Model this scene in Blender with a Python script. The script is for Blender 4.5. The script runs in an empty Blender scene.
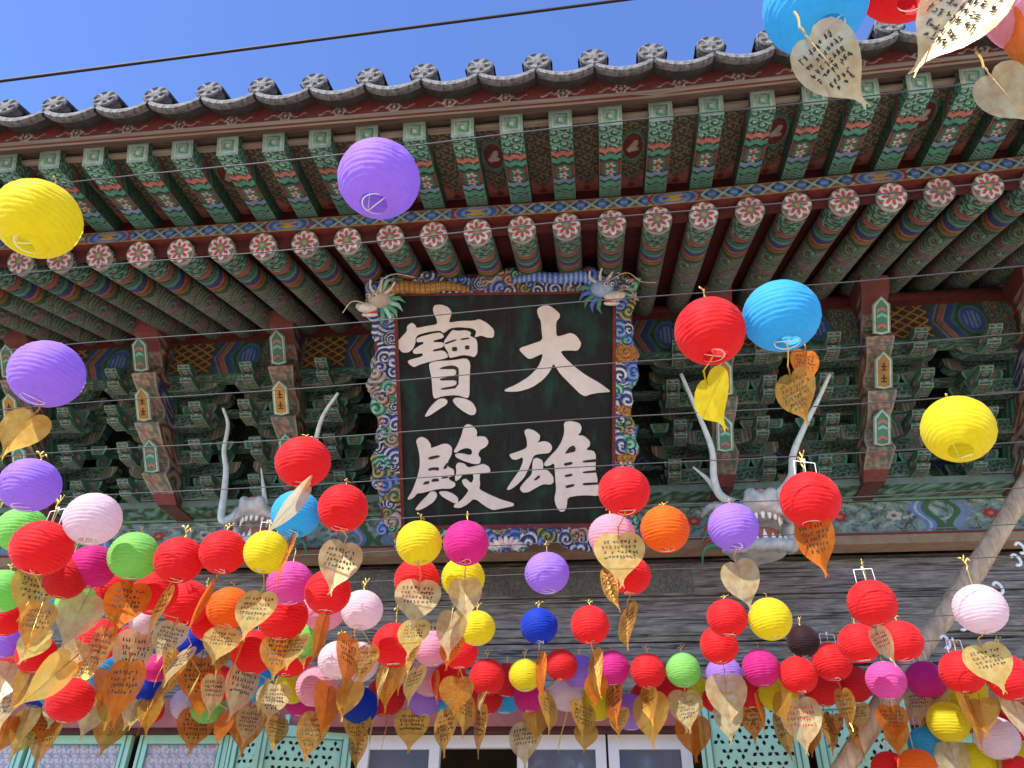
import bpy, math, random
import numpy as np
from mathutils import Vector, Matrix, Euler
rnd = random.Random(7)
SC = bpy.context.scene
COL = SC.collection
R = math.radians

# ------------------------------------------------------------------ camera
F = 774.0; P = R(33.4); RO = R(1.0); YW = R(6.6)
fwd = np.array([-math.sin(YW)*math.cos(P), math.cos(YW)*math.cos(P), math.sin(P)])
rt = np.array([math.cos(YW), math.sin(YW), 0.0]); up = np.cross(rt, fwd)
r2 = math.cos(RO)*rt + math.sin(RO)*up; u2 = math.cos(RO)*up - math.sin(RO)*rt
CP = np.array([0, 0, 1.6])
def ray(x, y): return fwd + (x-512)/F*r2 - (y-384)/F*u2
def atY(x, y, Y):
    d = ray(x, y); return CP + d*(Y/d[1])
def atZ(x, y, Z):
    d = ray(x, y); return CP + d*((Z-1.6)/d[2])
def atD(x, y, D): return CP + ray(x, y)*D
def proj(p):
    d = np.array(p, float)-CP; z = d@fwd
    return 512+F*(d@r2)/z, 384-F*(d@u2)/z, z
cam = bpy.data.cameras.new('camera'); co = bpy.data.objects.new('camera', cam); COL.objects.link(co)
m = Matrix(((r2[0], u2[0], -fwd[0], 0), (r2[1], u2[1], -fwd[1], 0), (r2[2], u2[2], -fwd[2], 1.6), (0, 0, 0, 1)))
co.matrix_world = m
cam.sensor_width = 36; cam.lens = F/1024*36; cam.clip_end = 5000; cam.clip_start = 0.05
SC.camera = co

# ------------------------------------------------------------------ materials
def nodes(name):
    mt = bpy.data.materials.new(name); mt.use_nodes = True
    return mt, mt.node_tree.nodes, mt.node_tree.links, mt.node_tree.nodes['Principled BSDF']
def plain(name, col, rough=.7, metal=0, noise=0, scale=8, bump=0, bscale=40, spec=.3, stretch=(1, 1, 1), col2=None):
    mt, n, l, b = nodes(name)
    b.inputs['Roughness'].default_value = rough; b.inputs['Metallic'].default_value = metal
    b.inputs['Specular IOR Level'].default_value = spec
    b.inputs['Base Color'].default_value = (*col, 1)
    tc = n.new('ShaderNodeTexCoord'); mp = n.new('ShaderNodeMapping'); mp.inputs['Scale'].default_value = stretch
    l.new(tc.outputs['Object'], mp.inputs['Vector'])
    if noise or col2:
        t = n.new('ShaderNodeTexNoise'); t.inputs['Scale'].default_value = scale; t.inputs['Detail'].default_value = 6
        t.inputs['Roughness'].default_value = .65
        l.new(mp.outputs[0], t.inputs['Vector'])
        cr = n.new('ShaderNodeValToRGB')
        cr.color_ramp.elements[0].position = .32; cr.color_ramp.elements[1].position = .68
        c2 = col2 or tuple(c*(1-noise) for c in col)
        cr.color_ramp.elements[0].color = (*c2, 1); cr.color_ramp.elements[1].color = (*col, 1)
        l.new(t.outputs['Fac'], cr.inputs[0]); l.new(cr.outputs[0], b.inputs['Base Color'])
    if bump:
        t2 = n.new('ShaderNodeTexNoise'); t2.inputs['Scale'].default_value = bscale; t2.inputs['Detail'].default_value = 5
        l.new(mp.outputs[0], t2.inputs['Vector'])
        bp = n.new('ShaderNodeBump'); bp.inputs['Strength'].default_value = bump; bp.inputs['Distance'].default_value = .01
        l.new(t2.outputs['Fac'], bp.inputs['Height']); l.new(bp.outputs[0], b.inputs['Normal'])
    return mt
def painted(name, dark=.92, rough=.75, grime=.45, scale=9, bump=.35, spec=.25):
    """old paint: the colour attribute is the painted pattern, worn by noise"""
    mt, n, l, b = nodes(name)
    a = n.new('ShaderNodeVertexColor'); a.layer_name = 'Col'
    tc = n.new('ShaderNodeTexCoord')
    t = n.new('ShaderNodeTexNoise'); t.inputs['Scale'].default_value = scale; t.inputs['Detail'].default_value = 7
    t.inputs['Roughness'].default_value = .7
    oi = n.new('ShaderNodeObjectInfo'); of = n.new('ShaderNodeVectorMath'); of.operation = 'ADD'; sc_ = n.new('ShaderNodeMath'); sc_.operation = 'MULTIPLY'; sc_.inputs[1].default_value = 41
    l.new(oi.outputs['Random'], sc_.inputs[0]); l.new(tc.outputs['Object'], of.inputs[0]); l.new(sc_.outputs[0], of.inputs[1]); l.new(of.outputs[0], t.inputs['Vector'])
    mr = n.new('ShaderNodeMapRange'); mr.inputs[1].default_value = .3; mr.inputs[2].default_value = .7
    mr.inputs[3].default_value = (1-grime)*dark; mr.inputs[4].default_value = 1.1*dark
    l.new(t.outputs['Fac'], mr.inputs[0])
    mx = n.new('ShaderNodeMixRGB'); mx.blend_type = 'MULTIPLY'; mx.inputs[0].default_value = 1
    rv = n.new('ShaderNodeMapRange'); rv.inputs[3].default_value = .82; rv.inputs[4].default_value = 1.15; l.new(oi.outputs['Random'], rv.inputs[0])
    mm = n.new('ShaderNodeMath'); mm.operation = 'MULTIPLY'; l.new(rv.outputs[0], mm.inputs[0]); l.new(mr.outputs[0], mm.inputs[1])
    l.new(a.outputs[0], mx.inputs[1]); l.new(mm.outputs[0], mx.inputs[2])
    # dust lying over the paint
    t3 = n.new('ShaderNodeTexNoise'); t3.inputs['Scale'].default_value = scale*3.1; t3.inputs['Detail'].default_value = 5
    l.new(of.outputs[0], t3.inputs['Vector'])
    mr3 = n.new('ShaderNodeMapRange'); mr3.inputs[1].default_value = .45; mr3.inputs[2].default_value = .75
    mr3.inputs[3].default_value = .08; mr3.inputs[4].default_value = .4
    l.new(t3.outputs['Fac'], mr3.inputs[0])
    mx2 = n.new('ShaderNodeMixRGB'); mx2.inputs[2].default_value = (.10*dark, .085*dark, .07*dark, 1)
    l.new(mr3.outputs[0], mx2.inputs[0]); l.new(mx.outputs[0], mx2.inputs[1])
    l.new(mx2.outputs[0], b.inputs['Base Color'])
    b.inputs['Roughness'].default_value = rough; b.inputs['Specular IOR Level'].default_value = spec
    bp = n.new('ShaderNodeBump'); bp.inputs['Strength'].default_value = bump; bp.inputs['Distance'].default_value = .006
    l.new(t3.outputs['Fac'], bp.inputs['Height']); l.new(bp.outputs[0], b.inputs['Normal'])
    return mt
M = {}
M['paint'] = painted('old_painted_wood')
M['beam_paint'] = painted('sky_washed_beam_paint', dark=1.05, grime=.3)
M['paint_clean'] = painted('carved_painted_wood', dark=1.15, grime=.3, rough=.6)
M['wood_grey'] = plain('weathered_wood', (.32, .295, .265), .85, col2=(.11, .10, .092), scale=4, stretch=(1.3, 5, 8), bump=.9, bscale=14)
M['wood_pale'] = plain('pale_eave_board', (.30, .26, .20), .8, col2=(.17, .13, .095), scale=6, stretch=(.3, 5, 8), bump=.4, bscale=20)
M['brownwood'] = plain('brown_batten', (.13, .085, .06), .8, col2=(.05, .03, .022), scale=7, stretch=(.4, 8, 10), bump=.4)
M['dkred'] = plain('dark_red_paint', (.085, .012, .010), .7, noise=.5, scale=9, bump=.2)
M['redlint'] = plain('faded_red_paint', (.42, .14, .11), .7, noise=.3, scale=5, bump=.2)
M['tan'] = plain('tan_edge', (.33, .22, .14), .8, noise=.35, scale=9)
M['tile'] = plain('fired_clay_tile', (.05, .047, .044), .72, col2=(.018, .018, .017), scale=16, bump=.6, bscale=60)
M['tileend'] = plain('tile_end_relief', (.20, .19, .185), .8, col2=(.035, .035, .035), scale=34, bump=1.0, bscale=45)
M['board'] = plain('plaque_black', (.014, .015, .015), .6, col2=(.014, .050, .036), scale=3.4, bump=.25, bscale=25, spec=.15, stretch=(1.6, 1, .7))
for e_, p_ in zip(M['board'].node_tree.nodes['Color Ramp'].color_ramp.elements, (.34, .52)): e_.position = p_
M['glyph'] = plain('glyph_white', (.70, .63, .57), .7, noise=.13, scale=14, bump=.2)
M['glyph_edge'] = plain('glyph_edge', (.03, .025, .022), .8)
M['mint'] = plain('mint_paint', (.38, .70, .53), .55, noise=.12, scale=5)
M['mint_dk'] = plain('mint_groove', (.08, .22, .18), .6)
M['paper'] = plain('door_paper', (.66, .64, .68), .9, noise=.15, scale=10)
M['white'] = plain('white_paint', (.8, .8, .79), .5, noise=.06, scale=5)
M['white_wire'] = plain('white_wire', (.82, .82, .8), .4)
M['gold_tie'] = plain('gold_tie', (.62, .40, .09), .38, metal=.5)
M['steel'] = plain('dull_steel_wire', (.06, .06, .06), .5, metal=.3)
M['black'] = plain('black_cable', (.03, .02, .02), .6)
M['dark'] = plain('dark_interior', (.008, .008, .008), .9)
M['ink'] = plain('ink', (.03, .022, .015), .6)
M['ink_red'] = plain('red_ink', (.4, .05, .03), .6)
M['bone'] = plain('dragon_cream', (.60, .56, .50), .6, col2=(.22, .27, .30), scale=9, bump=.8)
M['tooth'] = plain('tooth_white', (.8, .78, .7), .4)
M['gum'] = plain('mouth_red', (.42, .14, .10), .55, noise=.3, scale=8)
M['eye'] = plain('eye_black', (.02, .02, .02), .2, spec=.6)
M['antler'] = plain('antler_grey', (.66, .73, .70), .7, noise=.3, scale=18, bump=.3)
M['log'] = plain('debarked_log', (.58, .43, .28), .8, col2=(.26, .19, .13), scale=7, stretch=(3, 3, .6), bump=.5, bscale=20)
M['ground'] = plain('pale_sand', (.48, .40, .30), .95, noise=.25, scale=2, bump=.3, bscale=60)
M['stone'] = plain('granite', (.52, .49, .45), .9, noise=.25, scale=20, bump=.3)
M['plaster'] = plain('ochre_plaster', (.4, .3, .17), .9, noise=.2, scale=3)
gm, gn, gl, gb = nodes('window_glass')
gb.inputs['Base Color'].default_value = (.10, .13, .17, 1); gb.inputs['Roughness'].default_value = .08
gb.inputs['Specular IOR Level'].default_value = .9
M['glass'] = gm

def lantern_mat(name, col, dens=.58):
    mt = bpy.data.materials.new('lantern_cloth_'+name); mt.use_nodes = True
    n = mt.node_tree.nodes; l = mt.node_tree.links; n.clear()
    out = n.new('ShaderNodeOutputMaterial'); ad = n.new('ShaderNodeMixShader'); ad.inputs[0].default_value = dens
    d = n.new('ShaderNodeBsdfPrincipled'); t = n.new('ShaderNodeBsdfTranslucent')
    d.inputs['Roughness'].default_value = .6; d.inputs['Specular IOR Level'].default_value = .2
    d.inputs['Sheen Weight'].default_value = .15
    tc = n.new('ShaderNodeTexCoord'); ns = n.new('ShaderNodeTexNoise'); ns.inputs['Scale'].default_value = 9
    ns.inputs['Detail'].default_value = 4
    mp = n.new('ShaderNodeMapping'); mp.inputs['Scale'].default_value = (1, 1, 2.2)
    l.new(tc.outputs['Object'], mp.inputs[0]); l.new(mp.outputs[0], ns.inputs['Vector'])
    mix = n.new('ShaderNodeMixRGB'); mix.inputs[1].default_value = tuple(c*.84 for c in col)+(1,)
    mix.inputs[2].default_value = tuple(min(1, c*1.06+.01) for c in col)+(1,)
    l.new(ns.outputs['Fac'], mix.inputs[0])
    l.new(mix.outputs[0], d.inputs['Base Color']); l.new(mix.outputs[0], t.inputs['Color'])
    bp = n.new('ShaderNodeBump'); bp.inputs['Strength'].default_value = .35; bp.inputs['Distance'].default_value = .006
    w = n.new('ShaderNodeTexNoise'); w.inputs['Scale'].default_value = 26; w.inputs['Detail'].default_value = 3
    l.new(mp.outputs[0], w.inputs['Vector']); l.new(w.outputs['Fac'], bp.inputs['Height'])
    l.new(bp.outputs[0], d.inputs['Normal'])
    l.new(d.outputs[0], ad.inputs[1]); l.new(t.outputs[0], ad.inputs[2]); l.new(ad.outputs[0], out.inputs[0])
    return mt
LC = {'red': (.80, .025, .03), 'yellow': (.82, .70, .02), 'purple': (.46, .26, .78), 'blue': (.07, .50, .78),
      'green': (.32, .70, .18), 'magenta': (.72, .03, .30), 'pink': (.80, .42, .52), 'pale': (.82, .66, .72),
      'orange': (.85, .20, .01), 'navy': (.01, .06, .55), 'rose': (.75, .13, .48), 'black': (.045, .015, .02)}
LN = {'red': 'red', 'yellow': 'yellow', 'purple': 'purple', 'blue': 'sky blue', 'green': 'light green', 'magenta': 'magenta',
      'pink': 'pink', 'pale': 'pale pink', 'orange': 'orange', 'navy': 'deep blue', 'rose': 'rose pink', 'black': 'black'}
LM = {k: lantern_mat(k, c) for k, c in LC.items()}

def foil(name, col, metal, rough, trans=0.0, clear=.25):
    mt, n, l, b = nodes('leaf_foil_'+name)
    b.inputs['Base Color'].default_value = (*col, 1); b.inputs['Metallic'].default_value = metal
    b.inputs['Roughness'].default_value = rough
    tc = n.new('ShaderNodeTexCoord'); sx = n.new('ShaderNodeSeparateXYZ'); l.new(tc.outputs['Object'], sx.inputs[0])
    ab = n.new('ShaderNodeMath'); ab.operation = 'ABSOLUTE'; l.new(sx.outputs['X'], ab.inputs[0])
    nc = n.new('ShaderNodeTexNoise'); nc.inputs['Scale'].default_value = 5; l.new(tc.outputs['Object'], nc.inputs['Vector'])
    rc = n.new('ShaderNodeValToRGB'); rc.color_ramp.elements[0].position = .35; rc.color_ramp.elements[1].position = .62
    rc.color_ramp.elements[0].color = (col[0]*.85, col[1]*.62, col[2]*.5, 1); rc.color_ramp.elements[1].color = (*col, 1)
    l.new(nc.outputs['Fac'], rc.inputs[0]); l.new(rc.outputs[0], b.inputs['Base Color'])
    # veins run out and up from the midrib: lines of z - 0.9|x|
    mu = n.new('ShaderNodeMath'); mu.operation = 'MULTIPLY_ADD'; mu.inputs[1].default_value = -.9
    l.new(ab.outputs[0], mu.inputs[0]); l.new(sx.outputs['Z'], mu.inputs[2])
    ns = n.new('ShaderNodeTexNoise'); ns.inputs['Scale'].default_value = 14; l.new(tc.outputs['Object'], ns.inputs['Vector'])
    m2 = n.new('ShaderNodeMath'); m2.operation = 'MULTIPLY_ADD'; m2.inputs[1].default_value = .012; l.new(ns.outputs['Fac'], m2.inputs[0]); l.new(mu.outputs[0], m2.inputs[2])
    m3 = n.new('ShaderNodeMath'); m3.operation = 'MULTIPLY'; m3.inputs[1].default_value = 420; l.new(m2.outputs[0], m3.inputs[0])
    sn = n.new('ShaderNodeMath'); sn.operation = 'SINE'; l.new(m3.outputs[0], sn.inputs[0])
    ns2 = n.new('ShaderNodeTexNoise'); ns2.inputs['Scale'].default_value = 90; ns2.inputs['Detail'].default_value = 3
    l.new(tc.outputs['Object'], ns2.inputs['Vector'])
    m4 = n.new('ShaderNodeMath'); m4.operation = 'MULTIPLY_ADD'; m4.inputs[1].default_value = .8
    l.new(ns2.outputs['Fac'], m4.inputs[0]); l.new(sn.outputs[0], m4.inputs[2])
    bp = n.new('ShaderNodeBump'); bp.inputs['Strength'].default_value = .6; bp.inputs['Distance'].default_value = .012
    l.new(m4.outputs[0], bp.inputs['Height']); l.new(bp.outputs[0], b.inputs['Normal'])
    if trans:
        tp = n.new('ShaderNodeBsdfTransparent'); tp.inputs['Color'].default_value = (1, .62+.3*col[2], .25+col[2], 1)
        out = n['Material Output']; t = n.new('ShaderNodeBsdfTranslucent'); t.inputs['Color'].default_value = (*col, 1)
        ms = n.new('ShaderNodeMixShader'); ms.inputs[0].default_value = trans
        l.new(b.outputs[0], ms.inputs[1]); l.new(t.outputs[0], ms.inputs[2]); ms2 = n.new('ShaderNodeMixShader'); ms2.inputs[0].default_value = clear; l.new(ms.outputs[0], ms2.inputs[1]); l.new(tp.outputs[0], ms2.inputs[2]); l.new(ms2.outputs[0], out.inputs[0])
    return mt
FM = {'gold': foil('gold', (.95, .66, .15), .82, .27, .25, .20), 'pale': foil('champagne', (.88, .80, .46), .45, .36, .25, .22),
      'brown': foil('bronze', (.84, .50, .11), .86, .26, .15, .22), 'orange': foil('redlit', (.92, .30, .04), .7, .32, .25, .22),  # orange foil carries the lanterns' red reflections in its base colour
      'yellow': foil('yellow', (.95, .78, .03), .3, .35, .6, .03), 'bright': foil('bright', (.92, .80, .30), .5, .35, .40, .06)}  # bright and yellow foils have sun glare and glow mixed into their colour

# ------------------------------------------------------------------ objects
def tag(o, label=None, cat=None, group=None, kind=None):
    if label: o['label'] = label
    if cat: o['category'] = cat
    if group: o['group'] = group
    if kind: o['kind'] = kind
    return o
def empty(name, loc=(0, 0, 0)):
    o = bpy.data.objects.new(name, None); COL.objects.link(o); o.location = tuple(loc); o.empty_display_size = .1
    return o
def link(name, me, parent=None, loc=None, rot=None, scale=None):
    o = bpy.data.objects.new(name, me); COL.objects.link(o)
    if parent: o.parent = parent
    if loc is not None: o.location = tuple(loc)
    if rot is not None: o.rotation_euler = rot
    if scale is not None: o.scale = scale if hasattr(scale, '__len__') else (scale,)*3
    return o
class MB:
    def __init__(s): s.v = []; s.f = []; s.c = []; s.mi = []; s.cur = 0; s.col = None
    def add(s, vs, fs, col=None):
        b = len(s.v); s.v += [tuple(map(float, v)) for v in vs]
        s.f += [tuple(b+i for i in f) for f in fs]; s.mi += [s.cur]*len(fs)
        c = col if col is not None else (s.col or (1, 1, 1))
        if hasattr(c, 'ndim') and c.ndim == 2: s.c += [tuple(x) for x in c]
        else: s.c += [tuple(c)]*len(vs)
    def box(s, a, b, col=None, taper=None):
        (x0, y0, z0), (x1, y1, z1) = a, b; t = taper or 0
        vs = [(x0+t, y0, z0), (x1-t, y0, z0), (x1-t, y1, z0), (x0+t, y1, z0), (x0, y0, z1), (x1, y0, z1), (x1, y1, z1), (x0, y1, z1)]
        s.add(vs, [(3, 2, 1, 0), (4, 5, 6, 7), (0, 1, 5, 4), (1, 2, 6, 5), (2, 3, 7, 6), (3, 0, 4, 7)], col)
    def tube(s, pts, rad, seg=8, col=None, caps=True, cols=None):
        pts = [np.array(p, float) for p in pts]; n = len(pts)
        if not hasattr(rad, '__len__'): rad = [rad]*n
        vs = []; prev = None
        for i, p in enumerate(pts):
            d = pts[min(i+1, n-1)]-pts[max(i-1, 0)]; d = d/(np.linalg.norm(d)+1e-9)
            if prev is None:
                a = np.array([0, 0, 1.]) if abs(d[2]) < .9 else np.array([1., 0, 0]); u = np.cross(d, a)
            else: u = prev-d*(prev@d)
            u /= np.linalg.norm(u)+1e-9; prev = u; w = np.cross(d, u)
            for k in range(seg):
                an = 2*math.pi*k/seg; vs.append(p+rad[i]*(math.cos(an)*u+math.sin(an)*w))
        fs = [(i*seg+k, i*seg+(k+1) % seg, (i+1)*seg+(k+1) % seg, (i+1)*seg+k) for i in range(n-1) for k in range(seg)]
        if caps: fs += [tuple(range(seg))[::-1], tuple((n-1)*seg+k for k in range(seg))]
        s.add(vs, fs, col)
    def ball(s, c, r, seg=14, rings=9, col=None, rotm=None):
        r = np.array(r if hasattr(r, '__len__') else (r, r, r), float); vs = []
        for i in range(rings+1):
            th = math.pi*i/rings
            for k in range(seg):
                ph = 2*math.pi*k/seg
                p = np.array([math.sin(th)*math.cos(ph), math.sin(th)*math.sin(ph), math.cos(th)])*r
                if rotm is not None: p = np.array(rotm)@p
                vs.append(np.array(c)+p)
        fs = [(i*seg+k, (i+1)*seg+k, (i+1)*seg+(k+1) % seg, i*seg+(k+1) % seg) for i in range(rings) for k in range(seg)]
        s.add(vs, fs, col)
    def grid(s, pf, cf, nu, nv, flip=False):
        """pf(u,v)->xyz arrays, cf(u,v)->rgb arrays with u,v in 0..1"""
        U, V = np.meshgrid(np.linspace(0, 1, nu), np.linspace(0, 1, nv), indexing='ij')
        U = U.ravel(); V = V.ravel(); p = np.stack(pf(U, V), 1); c = cf(U, V)
        i, j = np.meshgrid(np.arange(nu-1), np.arange(nv-1), indexing='ij'); a = (i*nv+j).ravel()
        q = np.stack([a, a+nv, a+nv+1, a+1], 1)
        if flip: q = q[:, ::-1]
        b = len(s.v); s.v += list(map(tuple, p)); s.f += [tuple(x) for x in (q+b)]; s.mi += [s.cur]*len(q)
        s.c += list(map(tuple, c))
    def mesh(s, name, mats, smooth=False):
        me = bpy.data.meshes.new(name); me.from_pydata(s.v, [], s.f)
        for mm in (mats if isinstance(mats, (list, tuple)) else [mats]): me.materials.append(mm)
        me.polygons.foreach_set('material_index', s.mi)
        if smooth: me.polygons.foreach_set('use_smooth', [True]*len(s.f))
        ca = me.color_attributes.new('Col', 'FLOAT_COLOR', 'POINT')
        c = np.ones((len(s.v), 4), np.float32); c[:, :3] = np.array(s.c, np.float32)[:, :3]
        ca.data.foreach_set('color', c.ravel()); me.update(); return me
    def build(s, name, mats, parent=None, smooth=False, **k):
        return link(name, s.mesh(name, mats, smooth), parent, **k)

# ------------------------------------------------------------------ painted patterns (dancheong)
def A(*c): return np.array(c, float)
TEAL = A(.045, .19, .125); DKG = A(.012, .045, .03); MINT = A(.22, .46, .34); PINK = A(.50, .17, .13); RED = A(.26, .025, .02)
BLUE = A(.045, .10, .38); WHITE = A(.66, .62, .55); GOLD = A(.50, .30, .06); CREAM = A(.5, .42, .32); OLIVE = A(.06, .062, .035)
ORNG = A(.5, .16, .04); LBLUE = A(.22, .34, .5); BLK = A(.01, .012, .012)
def fill(n, c): return np.tile(c, (n, 1))
def put(c, mask, col): c[mask] = col
def scroll(u, v, cell, arms=1, k=6.0):
    """curling tendrils on a hexagonal layout: True on the line"""
    r_ = np.floor(v/(cell*.87)); off = (r_ % 2)*cell*.5
    cu = (np.floor((u-off)/cell)+.5)*cell+off; cv = (r_+.5)*cell*.87
    x = (u-cu)/cell; y = (v-cv)/cell; rr = np.hypot(x, y)*2; th = np.arctan2(y, x)
    sg = np.where((np.floor((u-off)/cell)+r_) % 2 == 0, 1, -1)
    ph = np.sin(arms*th*sg+k*rr)
    return ph, rr
def bandcol(t, edges, cols, line=.006, linecol=BLK):
    i = np.clip(np.searchsorted(edges, t), 0, len(cols)-1); c = np.array(cols)[i].copy()
    for e in edges: c[np.abs(t-e) < line] = linecol
    return c
def rafter_cf(U, V, L=2.2):
    u = U*L; v = V*2-1        # v=0 is the underside
    t = u-.05*(1-v*v)
    c = bandcol(t, [.0, .015, .20, .225, .285, .30, .345, .40, .45, .50, .56, .60],
                [WHITE*.8, WHITE*.7, TEAL*.8, CREAM*.7, PINK*.7, WHITE*.6, TEAL, MINT*.6, BLUE*.7, PINK*.8, GOLD*.5, TEAL*.6, DKG*1.6], .005)
    ph, rr = scroll(u, v*.14, .075, 1, 7)
    mk = (t > .015) & (t < .20); put(c, mk & (ph > .45), MINT*1.0); put(c, mk & (ph < -.6), DKG)
    put(c, mk & (rr < .22), PINK*.8)
    # agate-like contour waves further in
    w = np.hypot((((u*1.0+.12*np.sin(v*3)) % .42)-.21)*1.0, v*.15-.02)
    s = np.sin(w*150); mk = t > .60
    put(c, mk & (s > .25), TEAL*1.15); put(c, mk & (s > .80), MINT*1.0); put(c, mk & (s < -.80), PINK*.75)
    mk2 = mk & (((u-.6) % .46) > .36); s2 = np.sin((u+.03*np.cos(v*6))*190)
    put(c, mk2 & (s2 > .2), PINK*.7); put(c, mk2 & (s2 < -.5), LBLUE*.45)
    edge = np.abs(v) > .93; c[edge] = DKG
    fade = np.clip((u-1.0)/1.2, 0, 1)[:, None]
    return c*(1-fade*.15)
def flower_cf(r, th, n=8):
    c = fill(len(r), PINK*.55)
    pet = np.abs(np.sin(th*n/2)); R1 = .62+.34*pet
    c[r < R1] = WHITE*1.0
    inner = (r > .34) & (r < .34+.42*pet**1.5)
    c[inner] = A(.50, .05, .06)
    c[(r < .34)] = TEAL*1.2; c[(r < .22)] = PINK
    c[(r < .11)] = GOLD
    c[(r > .93)] = TEAL*.7
    return c
def sq_under(U, V):
    u = U*.8; v = V*2-1
    t = u+.022*np.abs(np.cos(v*math.pi))-.0
    c = bandcol(t, [.0, .012, .20, .212, .262, .272, .325, .34, .47, .48, .53, .54, .60],
                [WHITE, WHITE, TEAL, WHITE*.8, PINK*1.1, WHITE*.7, TEAL*1.7, DKG*1.5, RED*.5+PINK*.1, WHITE*.6, LBLUE*.8, BLUE, TEAL*1.4, TEAL*.8], .0045)
    ph, rr = scroll(u+.01, (v+1)*.07, .07, 1, 7)
    mk = (t > .012) & (t < .20); put(c, mk & (ph > .3), MINT*1.1); put(c, mk & (ph < -.75), DKG); put(c, mk & (rr < .2), WHITE)
    for cu, cv in ((.375, .0), (.435, .0)):
        d = np.hypot((u-cu)/.034, v*.07/.034); th = np.arctan2(v*.07, u-cu)
        put(c, (d < 1.5) & (t > .34) & (t < .47), TEAL*.8)
        put(c, d < .75+.25*np.sin(th*5), WHITE*.85); put(c, d < .4, A(.5, .08, .08))
    mk = (t > .60); s = np.sin(t*230+4*np.cos(v*5)); put(c, mk & (s > .5), MINT*.8); put(c, mk & (s < -.7), DKG)
    c[np.abs(v) > .95] = MINT*.5
    return c
def sq_side(U, V):
    u = U*.8; v = V*.17
    t = u+.5*v
    c = bandcol(t, [.0, .20, .26, .33, .36], [TEAL*.6, TEAL*.5, PINK*.5, TEAL*.9, DKG*1.5, DKG*1.3], .006)
    ph, rr = scroll(u, v, .085, 1, 7)
    mk = (t < .2); put(c, mk & (ph > .45), MINT*.8)
    mk = (t > .36); put(c, mk & (ph > .62), TEAL*.75); put(c, mk & (rr < .16), PINK*.4)
    return c
def sq_end(U, V):
    u = U*2-1; v = V*2-1; d = np.maximum(abs(u), abs(v))
    c = fill(len(u), A(.30, .42, .34)); s = np.sin(d*13+np.arctan2(v, u)); put(c, (d < .72) & (s > .2), TEAL*1.6)
    put(c, (d < .72) & (d > .66), WHITE*.9); put(c, d < .13, WHITE); return c
def xband_cf(W, H):
    def f(U, V):
        x = U*W; y = V*H; p = .155; lx = (x % p)/p-.5; ly = (y/H-.5)
        c = fill(len(x), BLUE*.45)
        dd = np.abs(np.abs(lx)*1.0-np.abs(ly)*.85)
        put(c, (np.abs(lx) > .30) & (np.abs(ly) < .30), BLUE*1.2+A(.02, .04, .02))
        put(c, (np.abs(lx) > .34) & (np.abs(ly) < .12), LBLUE)
        put(c, (np.abs(lx) < .2) & (np.abs(ly) > .25), PINK*.7)
        put(c, dd < .085, MINT*1.1); put(c, dd < .03, WHITE*.8)
        q = ((x+.35) % 1.42)-.71; d = np.hypot(q/.15, ly/.62)
        put(c, d < 1.25, RED); put(c, d < 1.1, WHITE*.5); put(c, d < 1.0, BLUE*1.2); put(c, (d < .75) & (d > .55), LBLUE)
        put(c, (np.abs(q) < .05+.02*np.sin(y*200)) & (np.abs(ly) < .26), GOLD*1.3)
        put(c, (np.abs(ly) > .43), GOLD*.75+A(.05, .05, .02)); put(c, ly > .478, RED)
        return c
    return f
def panel_cf(seed):
    def f(U, V):
        u = U*.8; v = V*.2
        c = fill(len(u), OLIVE*.9); ph, rr = scroll(u, v, .085, 1, 7)
        put(c, ph > .5, A(.22, .18, .12)); put(c, ph < -.85, A(.03, .05, .03)); put(c, rr < .18, PINK*.45)
        if seed % 3 == 0:
            d = np.hypot((u-.27)/.13, (v-.1)/.085); put(c, d < 1.2, TEAL*.8); put(c, d < 1.05, MINT*.5); put(c, d < .95, RED*.55)
            put(c, (np.hypot((u-.27)/.055, (v-.1)/.03+.8*np.sin((u-.27)*30)) < 1), CREAM)
            put(c, (np.hypot((u-.30)/.02, (v-.1)/.05) < 1), WHITE*.7)
        tt = u-.52-.09*(1-np.abs(v-.1)/.1); put(c, tt > .0, PINK*.5); put(c, tt > .03, PINK*.8)
        d = np.hypot((u-.66)/.03, (v-.1)/.03); put(c, d < 1, RED)
        return c
    return f
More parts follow.
